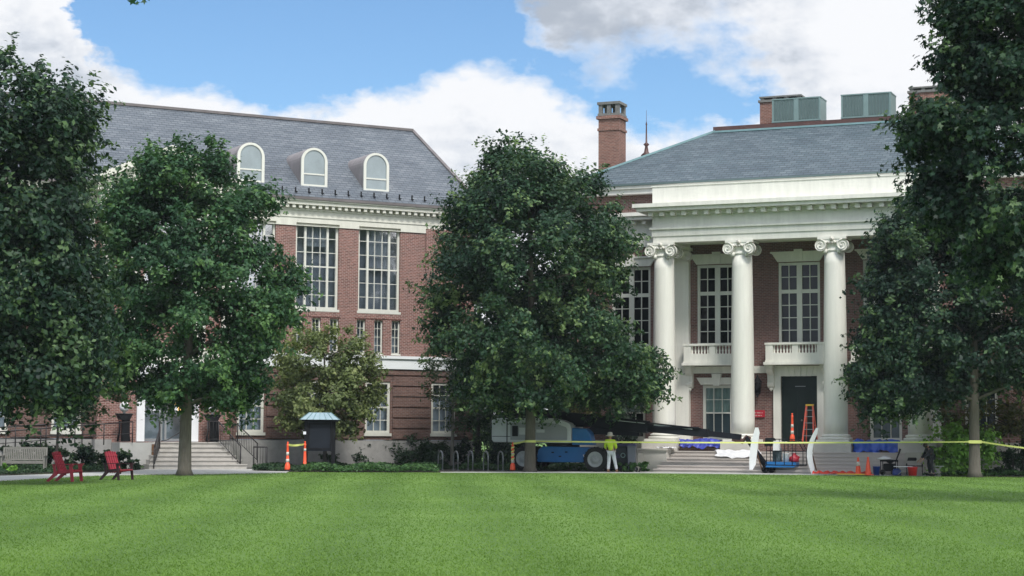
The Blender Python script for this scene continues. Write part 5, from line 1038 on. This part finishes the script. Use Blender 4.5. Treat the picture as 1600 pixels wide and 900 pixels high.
# things lying in the basket
tool = lambda x, y, z: LP + Vector((math.cos(LA) * x - math.sin(LA) * y, math.sin(LA) * x + math.cos(LA) * y, z))
r = empty('tool_drum', tool(11.55, by - .1, .525), LA, 'dark blue-grey drum standing in the lift basket', 'drum'); MB().lathe([(.2, 0), (.21, .05), (.2, .3), (.21, .33), (.2, .6), (.16, .64)], n=20).build('drum_body', 'greyshade', r); MB().tube([(-.14, 0, .64), (-.08, 0, .74), (.08, 0, .74), (.14, 0, .64)], .012, 6).build('handle', 'steel', r)
r = empty('canvas_bag', tool(12.32, by - .15, .50), LA + .3, 'crumpled red bag inside the right end of the lift basket', 'bag'); rg = random.Random(5); m = MB(); m.lathe([(.05, 0), (.22, .03), (.26, .14), (.22, .28), (.12, .36), (.05, .46), (.08, .5)], n=12); m.v = [(x * (1 + rg.uniform(-.22, .22)), y * .7, z * .8 + rg.uniform(-.02, .02) * (z > .02)) for x, y, z in m.v]; m.build('bag_body', 'signred', r); MB().tube([(-.08, 0, .45), (0, -.05, .62), (.08, 0, .45)], .014, 6).build('strap', 'black', r)
r = empty('paint_bucket', tool(11.98, by - .3, .525), LA, 'white bucket inside the lift basket between drum and red bag', 'bucket'); MB().lathe([(.13, 0), (.155, .34), (.165, .35), (.165, .37), (.14, .37)], n=18).build('bucket_body', 'white', r); MB().tube([(-.16, 0, .34), (-.1, -.06, .44), (.1, -.06, .44), (.16, 0, .34)], .006, 5).build('handle', 'steel', r)
# ---- white boards leaning at the porch edge
def board(px0, py0, px1, py1, Y, w_, label, bend):
    a_, b_ = at(px0, py0, Y), at(px1, py1, Y); r = empty('white_board', (a_.x, Y, max(a_.z, 0.03)), AR + rad(6), label, 'board', 'white boards leaning at the steps'); d = b_ - a_; Lz = d.z; dx = d.x
    m = MB(); n_ = 8; P_ = [(dx * i / n_ + bend * math.sin(math.pi * i / n_), Lz * i / n_) for i in range(n_ + 1)]; P_ = P_ + [(x + w_ * (1 - .5 * abs(i / n_ - .45)) * (1 if 0 < i < n_ else .55), z) for i, (x, z) in reversed(list(enumerate(P_)))]
    vs = []
    m.prism(P_, 0, .05); m.build('board_panel', 'white', r); m = MB(); 
    xm = dx * .55 + bend + w_ * .5; m.beam((xm, .05, Lz * .6), (xm + .2, .9, 0.0), .04, .04); m.build('prop', 'brownwood', r); return r
board(1171, 734, 1180, 668, 82.9, .34, 'upright white shaped board behind the left side of the lift basket', -.10)
board(1268, 741, 1275, 669, 82.3, .25, 'tall white shaped board standing right of the lift basket', -.30)
# ---- step ladder at the door
lpz = onR(.75, -1.0, 1.415); r = empty('step_ladder', lpz, AR, 'orange fibreglass step ladder with a yellow top in front of the dark door', 'ladder')
for s in (-1, 1):
    m = MB(); m.beam((s * .27, -.35, 0), (s * .15, 0, 1.72), .075, .03, (0, 1, 0)); m.build('rail', 'ladder', r); m = MB(); m.beam((s * .27, .4, 0), (s * .15, .05, 1.7), .05, .03, (0, 1, 0)); m.build('rear_leg', 'ladder', r)
for i in range(5): z = .3 + i * .3; f_ = z / 1.72; m = MB(); hw = .27 - .12 * f_; m.box(-hw, hw, -.35 + .35 * f_ - .04, -.35 + .35 * f_ + .05, z - .015, z + .015); m.build('tread', 'steel', r)
MB().box(-.18, .18, -.06, .12, 1.70, 1.78).build('top_cap', 'yellowcap', r); m = MB(); m.tube([(-.22, -.2, .8), (-.22, .25, .8)], .01, 4); m.tube([(.22, -.2, .8), (.22, .25, .8)], .01, 4); m.build('spreader', 'steel', r)
channelizer(onR(.1, -1.75, 1.415), 'orange traffic post with white bands beside the step ladder on the porch', True, h=1.25)
# ---- tarps and dust sheets
def drape(name, label, u0, u1, off, ztop, zbot, front, mat, seed, cat, group):
    rg = np.random.default_rng(seed); n_ = 36; rows = []
    prof = [(off + .9, ztop), (off + .45, ztop + .01), (off, ztop + .015), (off - .03, ztop - .05), (off - .035 - front * .5, (ztop + zbot) / 2), (off - .05 - front, zbot + .03), (off - .12 - front, zbot + .02)]
    vs = []; fs = []; ph = rg.uniform(0, 6, 4)
    for j, (y, z) in enumerate(prof):
        for i in range(n_ + 1):
            f_ = i / n_; u = u0 + (u1 - u0) * f_; a_ = .06 * math.sin(f_ * 17 + ph[0]) + .035 * math.sin(f_ * 37 + ph[1] + j) + .045 * math.sin(f_ * 9 + ph[2] + j * 1.3)
            vs.append((u + .05 * math.sin(j * 2 + ph[3]) - (u0 + u1) / 2, y - off - abs(a_) * (1.2 if j > 2 else .3), z - ztop + (abs(a_) * 1.0 if j in (0, 1, 2) else a_ * .8)))
    for j in range(len(prof) - 1):
        for i in range(n_): q_ = j * (n_ + 1) + i; fs.append((q_, q_ + 1, q_ + n_ + 2, q_ + n_ + 1))
    o = MB().add(vs, fs, True).build(name, mat); o.location = onR((u0 + u1) / 2, off, ztop); o.rotation_euler = (0, 0, AR); return tag(o, label, cat, group)
drape('tarp', 'bright blue tarp hung over the porch edge right of the third column', 3.25, 5.45, -3.05, 1.46, 1.0, .03, 'tarpblue', 1, 'tarp', 'blue tarps on the porch')
drape('tarp', 'violet-blue tarp bunched on the porch edge between the two left columns', -4.95, -2.95, -3.05, 1.44, 1.13, .03, 'tarppurple', 2, 'tarp', 'blue tarps on the porch')
def sheet_cloth(name, label, u0, u1, y0, y1, fz, mat, seed, h_=.07):
    rg = np.random.default_rng(seed); n1_, n2_ = 26, 12; ph = rg.uniform(0, 6, 5); vs = []; fs = []; uc, yc = (u0 + u1) / 2, (y0 + y1) / 2; zr = fz(yc)
    for j in range(n2_ + 1):
        for i in range(n1_ + 1):
            a_, b_ = i / n1_, j / n2_; u = u0 + (u1 - u0) * a_ + .12 * math.sin(b_ * 5 + ph[0]); y = y0 + (y1 - y0) * b_ + .1 * math.sin(a_ * 7 + ph[1]); z = fz(y) + .02 + h_ * abs(math.sin(a_ * 11 + b_ * 6 + ph[2]) * math.sin(b_ * 9 - a_ * 5 + ph[3]))
            vs.append((u - uc, y - yc, z - zr))
    for j in range(n2_):
        for i in range(n1_): q_ = j * (n1_ + 1) + i; fs.append((q_, q_ + 1, q_ + n1_ + 2, q_ + n1_ + 1))
    o = MB().add(vs, fs, True).build(name, mat); o.location = onR(uc, yc, zr); o.rotation_euler = (0, 0, AR); return tag(o, label, 'cloth', 'white dust sheets')
st = lambda y: max(.163, min(.98, .163 * (1 + math.floor((y + 5.35) / .33))))
sheet_cloth('dust_sheet', 'white dust sheet spread on the upper steps below the second column', -3.0, -.9, -4.3, -3.5, lambda y: .98 if y > -3.7 else .98 + (y + 3.7) * .5, 'cloth', 3)
sheet_cloth('dust_sheet', 'small white cloth draped on the left cheek block of the steps', -5.75, -4.95, -4.4, -3.5, lambda y: 1.075, 'cloth', 4)
# ---- wheeled bins
def bin_(px, Y, w_, h_, body, lid, label, ring=False, name='wheeled_bin'):
    p = at(px, 737, Y); p.z = .03; r = empty(name, p, rad(-8), label, 'bin', 'wheeled bins by the steps'); hw = w_ / 2; m = MB(); V = []
    for z, k_ in ((.08, .86), (h_ - .1, 1.0)):
        for sx, sy in ((-1, -1), (1, -1), (1, 1), (-1, 1)): V.append((sx * hw * k_, sy * .36 * k_, z))
    m.add(V, [(0, 1, 5, 4), (1, 2, 6, 5), (2, 3, 7, 6), (3, 0, 4, 7), (3, 2, 1, 0), (4, 5, 6, 7)]); m.box(-hw - .03, hw + .03, -.39, .39, h_ - .1, h_ - .05); m.build('bin_body', body, r, bevel=.02)
    m = MB(); m.prism([(-hw - .02, h_ - .05), (hw + .02, h_ - .05), (hw * .9, h_ + .05), (-hw * .9, h_ + .05)], -.4, .4); m.tube([(-hw * .8, .42, h_ - .02), (hw * .8, .42, h_ - .02)], .02, 6); m.build('lid', lid, r, bevel=.02)
    for s in (-1, 1): MB().lathe([(.1, -.03), (.1, .03)], (s * hw * .8, .36, .1), 16, 'y').build('wheel', 'rubber', r)
    if ring:
        m = MB(); n_ = 24; ys = -.352
        vs = [(.1 + rr_ * math.cos(2 * math.pi * i / n_), -.372, .74 + rr_ * math.sin(2 * math.pi * i / n_)) for rr_ in (.075, .115) for i in range(n_)]; m.add(vs, [(i, (i + 1) % n_, (i + 1) % n_ + n_, i + n_) for i in range(n_)]); m.build('round_emblem', 'ring', r)
        m = MB()
        for i in range(3): m.prism([(-.27 + .08 * i, .62), (-.21 + .08 * i, .62), (-.17 + .08 * i, .72 + .07 * (i % 2)), (-.23 + .08 * i, .72 + .07 * (i % 2))], -.372, -.368)
        m.build('print', 'binlid', r)
    return r
bin_(971, 85.6, .68, 1.22, 'binblue', 'binlid', 'navy bin with a pale round emblem behind the worker', True)
bin_(987.5, 85.0, .38, 1.24, 'bingrey', 'binlid', 'narrow slate-grey bin with a violet lid next to the navy bin')
# ---- clutter at the right of the steps
def spot(px, Y, z=.03): p = at(px, 740, Y); p.z = z; return p
def cone(px, Y, h_, label, mat='orange', band=False, yb=False):
    r = empty('traffic_cone', spot(px, Y), rad(10), label, 'traffic cone', 'traffic cones by the steps'); hb = .17 * h_ / .7
    m = MB(); m.box(-hb, hb, -hb, hb, 0, .035); m.build('cone_base', 'yellowcap' if yb else mat, r); m = MB(); m.lathe([(hb * .78, .035), (hb * .7, .06), (.045, h_ * .93), (.04, h_), (.025, h_)], n=22); c = m.build('cone_body', mat, r)
    if band: R1 = lambda z: hb * .7 + (.045 - hb * .7) * (z - .06) / (h_ * .93 - .06) + .004; MB().lathe([(R1(h_ * .5), h_ * .5), (R1(h_ * .75), h_ * .75)], n=22).build('reflective_band', 'reflect', r)
    return r
cone(1356.5, 80.6, .78, 'plain orange traffic cone standing at the foot of the steps')
cone(1341, 81.0, .76, 'orange and white banded cone with a yellow base beside the plain cone', band=True, yb=True)
def bucket(px, Y, r_, h_, mat, label, name='bucket', hmat='steel'):
    r = empty(name, spot(px, Y), 0, label, 'bucket', 'buckets by the steps'); MB().lathe([(r_ * .8, 0), (r_, h_), (r_ * 1.06, h_ + .01), (r_ * 1.06, h_ + .03), (r_ * .9, h_ + .03), (r_ * .86, h_ - .05)], n=20).build('bucket_body', mat, r); MB().tube([(-r_, 0, h_), (-r_ * .5, -.1, h_ + .1), (r_ * .5, -.1, h_ + .1), (r_, 0, h_)], .008, 5).build('handle', hmat, r)
bucket(1369.5, 80.9, .16, .34, 'blueplastic', 'blue bucket right of the orange cone'); bucket(1426, 80.0, .21, .34, 'redbox', 'wide red bucket under the white folding table')
# black two-wheeled cart with handle and white cloth
r = empty('work_cart', spot(1389, 80.9), AR, 'black wheeled cart with a slanted handle, rags piled on its top', 'cart')
m = MB(); m.box(-.34, .36, -.25, .25, .58, .66); m.build('tray', 'black', r); m = MB()
m.box(-.2, .28, -.22, .22, .16, .5); m.lathe([(.05, 0), (.15, .05), (.17, .1)], (.05, 0, .5), 12); m.build('motor_housing', 'black', r, bevel=.04)
for s in (-1, 1):
    for x in (-.31, .33): MB().box(x - .015, x + .015, s * .23 - .015, s * .23 + .015, .1, .58).build('leg', 'black', r)
for x in (-.22, .25): MB().lathe([(.03, -.04), (.12, -.04), (.12, .04), (.03, .04)], (x, -.26, .12), 18, 'y').build('wheel', 'rubber', r)
m = MB(); m.tube([(.33, -.1, .62), (.44, -.1, .9), (.52, -.1, 1.14)], [.03, .035, .045], 8); m.build('handle', 'black', r)
rg = random.Random(3); m = MB(); m.lathe([(.3, 0), (.32, .03), (.22, .08), (.08, .13), (.02, .14)], n=18); m.v = [(x * (1 + rg.uniform(-.2, .2)), y * .6, max(0, z + rg.uniform(-.02, .03))) for x, y, z in m.v]; o = m.build('rag_pile', 'cloth'); o.location = spot(1383, 80.9, .70); tag(o, 'crumpled white rags on top of the black cart', 'rags')
# white folding table
r = empty('folding_table', spot(1412, 80.2), rad(-8), 'small white folding table with crossed legs beside the red bucket', 'table', 'small folding tables'); MB().box(-.42, .36, -.2, .2, .37, .395).build('table_top', 'white', r)
for s in (-1, 1):
    for a_, b_ in ((-.26, .14), (.14, -.26)): MB().tube([(a_, s * .17, 0), (b_, s * .17, .37)], .012, 6).build('leg', 'steel', r)
r = empty('folding_table', spot(1465, 80.0), rad(-4), 'tiny pale folding stool-table in the grass by the big green shrub', 'table', 'small folding tables'); MB().box(-.25, .25, -.16, .16, .4, .42).build('table_top', 'steel', r)
for s in (-1, 1):
    for a_, b_ in ((-.15, .15), (.15, -.15)): MB().tube([(a_, s * .14, 0), (b_, s * .14, .4)], .010, 6).build('leg', 'steel', r)
r = empty('tool_bag', spot(1401, 80.55), 0, 'navy blue bag on the ground under the left end of the white table', 'bag'); m = MB(); m.prism([(-.17, 0), (.17, 0), (.2, .2), (.1, .3), (-.12, .28), (-.2, .16)], -.12, .12); m.build('bag_body', 'blueplastic', r, bevel=.04); MB().tube([(-.1, 0, .28), (0, 0, .38), (.1, 0, .28)], .012, 6).build('strap', 'black', r)
# folding camp chair
r = empty('camp_chair', spot(1430, 81.0), rad(-8), 'beige and black folding chair behind the red bucket', 'chair')
M['beige'] = plain('beige_fabric', (0.36, 0.34, 0.31), .8, .1, 4); m = MB(); m.prism([(-.42, .5), (.28, .5), (.32, .62), (.30, .98), (-.36, .98), (-.42, .9)], .2, .23); bk_ = m.build('backrest', 'beige', r); MB().prism([(-.32, .62), (.05, .62), (.1, .7), (.05, .76), (-.28, .76)], .185, .199).build('dark_panel', 'black', bk_)
MB().box(-.38, .32, -.25, .2, .38, .42).build('seat', 'black', r)
for x in (-.36, .30):
    for a_, b_ in ((-.25, .2), (.2, -.25)): MB().tube([(x, a_, 0), (x, b_, .5)], .014, 6).build('leg', 'black', r)
# red netting and poles lying on the ground
rg = np.random.default_rng(8); n_ = 40; vs = []; fs = []
for j in range(7):
    for i in range(n_ + 1): vs.append((-1.15 + 2.5 * i / n_, -.35 + j * .12, .02 + .16 * abs(math.sin(i * .9 + j * 1.1) * math.sin(j * .8 + i * .33)) * (1 if 0 < j < 6 else .2)))
for j in range(6):
    for i in range(n_): q_ = j * (n_ + 1) + i; fs.append((q_, q_ + 1, q_ + n_ + 2, q_ + n_ + 1))
o = MB().add(vs, fs, True).build('safety_netting', 'redmesh'); o.location = spot(1312, 81.6); o.rotation_euler = (0, 0, AR); tag(o, 'heap of red safety netting lying along the foot of the steps', 'netting')
r = MB(); r.beam((-.6, 0, .03), (.6, .05, .03), .1, .04); o = r.build('timber_plank', 'yellowcap'); o.location = spot(1330, 80.7); o.rotation_euler = (0, 0, AR); tag(o, 'short yellow plank lying in front of the banded cone', 'plank')
# ================================================================== PEOPLE
# worker seen from behind, stepping
wk = at(955, 738, 84.0); wk.z = .03
pr = empty('person', wk, rad(-12), 'person in a bright yellow shirt, white trousers and pale sun hat behind the caution tape', 'person')
J = [(0, 0, .93), (-.02, 0, 1.15), (-.05, 0, 1.36), (-.055, -.01, 1.46), (-.06, -.02, 1.54), (-.06, -.035, 1.62), (-.06, -.03, 1.71),      # 0-6 spine, neck, head
     (-.22, 0, 1.38), (-.29, -.08, 1.13), (-.23, -.24, .98), (-.21, -.31, .93), (.12, 0, 1.38), (.21, -.06, 1.12), (.14, -.24, .98), (.12, -.31, .94),   # arms 7-14
     (-.09, 0, .88), (-.10, .03, .48), (-.12, .12, .09), (-.12, .0, .04), (.09, 0, .88), (.16, -.02, .48), (.25, 0, .09), (.26, -.14, .04)]              # legs
Ed = [(0, 1), (1, 2), (2, 3), (3, 4), (4, 5), (5, 6), (2, 7), (7, 8), (8, 9), (9, 10), (2, 11), (11, 12), (12, 13), (13, 14), (0, 15), (15, 16), (16, 17), (17, 18), (0, 19), (19, 20), (20, 21), (21, 22)]
Ra = [(.15, .11), (.14, .10), (.15, .10), .06, .06, .095, .085, .065, .045, .033, .035, .065, .045, .033, .035, .085, .06, .042, .04, .085, .06, .042, .04]
J = [(x, -y, z) for x, y, z in J]       # arms reach forward, away from the camera
skin_obj('body', J, Ed, Ra, 'skin', pr)
for sx, hx_, hy_ in ((-1, -.21, .33), (1, .12, .33)):        # hands with fingers and thumb, holding near the waist
    vs, es, rs = [(hx_, hy_ - .03, .94), (hx_, hy_ + .04, .93)], [(0, 1)], [.03, .035]
    for k in range(4):
        i0 = len(vs); dx = (k - 1.5) * .02; ln = (.035, .042, .045, .036)[k]; vs += [(hx_ + dx, hy_ + .075, .925), (hx_ + dx, hy_ + .075 + ln * .6, .91), (hx_ + dx, hy_ + .075 + ln * .7, .885)]; es += [(1, i0), (i0, i0 + 1), (i0 + 1, i0 + 2)]; rs += [.009] * 3
    i0 = len(vs); vs += [(hx_ - sx * .045, hy_ + .02, .93), (hx_ - sx * .05, hy_ + .06, .92)]; es += [(0, i0), (i0, i0 + 1)]; rs += [.011, .010]
    skin_obj('hand', vs, es, rs, 'skin', pr, 1)
sh = [J[i] for i in (0, 1, 2, 3, 7, 8, 11, 12)] + [(-.26, .16, 1.05), (.17, .14, 1.06)]
skin_obj('shirt', sh, [(0, 1), (1, 2), (2, 3), (2, 4), (4, 5), (2, 6), (6, 7), (5, 8), (7, 9)], [(.19, .14), (.19, .14), (.20, .145), .075, .105, .075, .105, .075, .06, .06], 'hivis', pr)
tr_ = [J[0], J[15], J[16], (J[17][0], J[17][1], .10), J[19], J[20], (J[21][0], J[21][1], .10)]
skin_obj('trousers', tr_, [(0, 1), (1, 2), (2, 3), (0, 4), (4, 5), (5, 6)], [(.175, .13), .115, .085, .07, .115, .085, .07], 'jean', pr)
m = MB(); m.lathe([(.05, 1.60), (.20, 1.625), (.205, 1.64), (.12, 1.67), (.115, 1.74), (.09, 1.79), (.03, 1.80)], (-.06, .03, 0), 24); m.build('sun_hat', 'hat', pr)
m = MB()
for a_ in (17, 21): x, y, z = J[a_]; m.prism([(x - .05, .0), (x + .05, .0), (x + .05, .1), (x - .05, .1)], y - .08, y + .16)
m.build('boots', 'brownwood', pr, bevel=.025)
# second worker, bending by the shrub
wk = at(1453, 741, 79.9); wk.z = .03
pr = empty('person', wk, rad(8), 'person in dark clothing bending over beside the big green shrub, right of the folding chair', 'person')
J = [(.05, 0, .86), (.02, -.02, 1.02), (-.05, -.04, 1.16), (-.11, -.06, 1.22), (-.16, -.08, 1.25), (-.21, -.10, 1.27), (-.25, -.11, 1.25),
     (-.07, .16, 1.12), (-.16, .2, .90), (-.33, .15, .74), (-.39, .13, .68), (-.07, -.2, 1.12), (-.17, -.22, .88), (-.34, -.18, .72), (-.40, -.16, .66),
     (.04, .1, .82), (.0, .12, .45), (.06, .14, .09), (-.06, .14, .04), (.04, -.1, .82), (.02, -.14, .45), (.12, -.16, .09), (.0, -.16, .04)]
skin_obj('body', J, Ed, [(.13, .11), (.13, .11), (.14, .11), .06, .055, .085, .075, .06, .042, .032, .034, .06, .042, .032, .034, .085, .06, .04, .038, .085, .06, .04, .038], 'skin', pr)
sh = [J[i] for i in (0, 1, 2, 3, 7, 8, 9, 11, 12, 13)]
skin_obj('jacket', sh, [(0, 1), (1, 2), (2, 3), (2, 4), (4, 5), (5, 6), (2, 7), (7, 8), (8, 9)], [(.17, .15), (.18, .15), (.18, .15), .075, .09, .07, .05, .09, .07, .05], 'darkcloth', pr)
tr_ = [J[0], J[15], J[16], (J[17][0], J[17][1], .1), J[19], J[20], (J[21][0], J[21][1], .1)]
skin_obj('trousers', tr_, [(0, 1), (1, 2), (2, 3), (0, 4), (4, 5), (5, 6)], [(.16, .14), .11, .08, .065, .11, .08, .065], 'darkcloth', pr)
m = MB(); m.lathe([(.02, -.10), (.085, -.07), (.105, 0), (.09, .07), (.04, .105)], (-.225, -.105, 1.30), 16); m.build('hair', 'hair', pr)
m = MB()
for a_ in (17, 21): x, y, z = J[a_]; m.box(x - .18, x + .07, y - .05, y + .05, 0, .1)
m.build('boots', 'black', pr, bevel=.025)
for sy in (.13, -.16):
    hx_ = -.42; vs, es, rs = [(hx_, sy, .665), (hx_ - .05, sy, .62)], [(0, 1)], [.028, .034]
    for k in range(4): i0 = len(vs); dy = (k - 1.5) * .02; vs += [(hx_ - .08, sy + dy, .585), (hx_ - .09, sy + dy, .55)]; es += [(1, i0), (i0, i0 + 1)]; rs += [.009, .009]
    i0 = len(vs); vs += [(hx_ - .02, sy + .045, .64), (hx_ - .03, sy + .055, .60)]; es += [(0, i0), (i0, i0 + 1)]; rs += [.011, .010]; skin_obj('hand', vs, es, rs, 'skin', pr, 1)
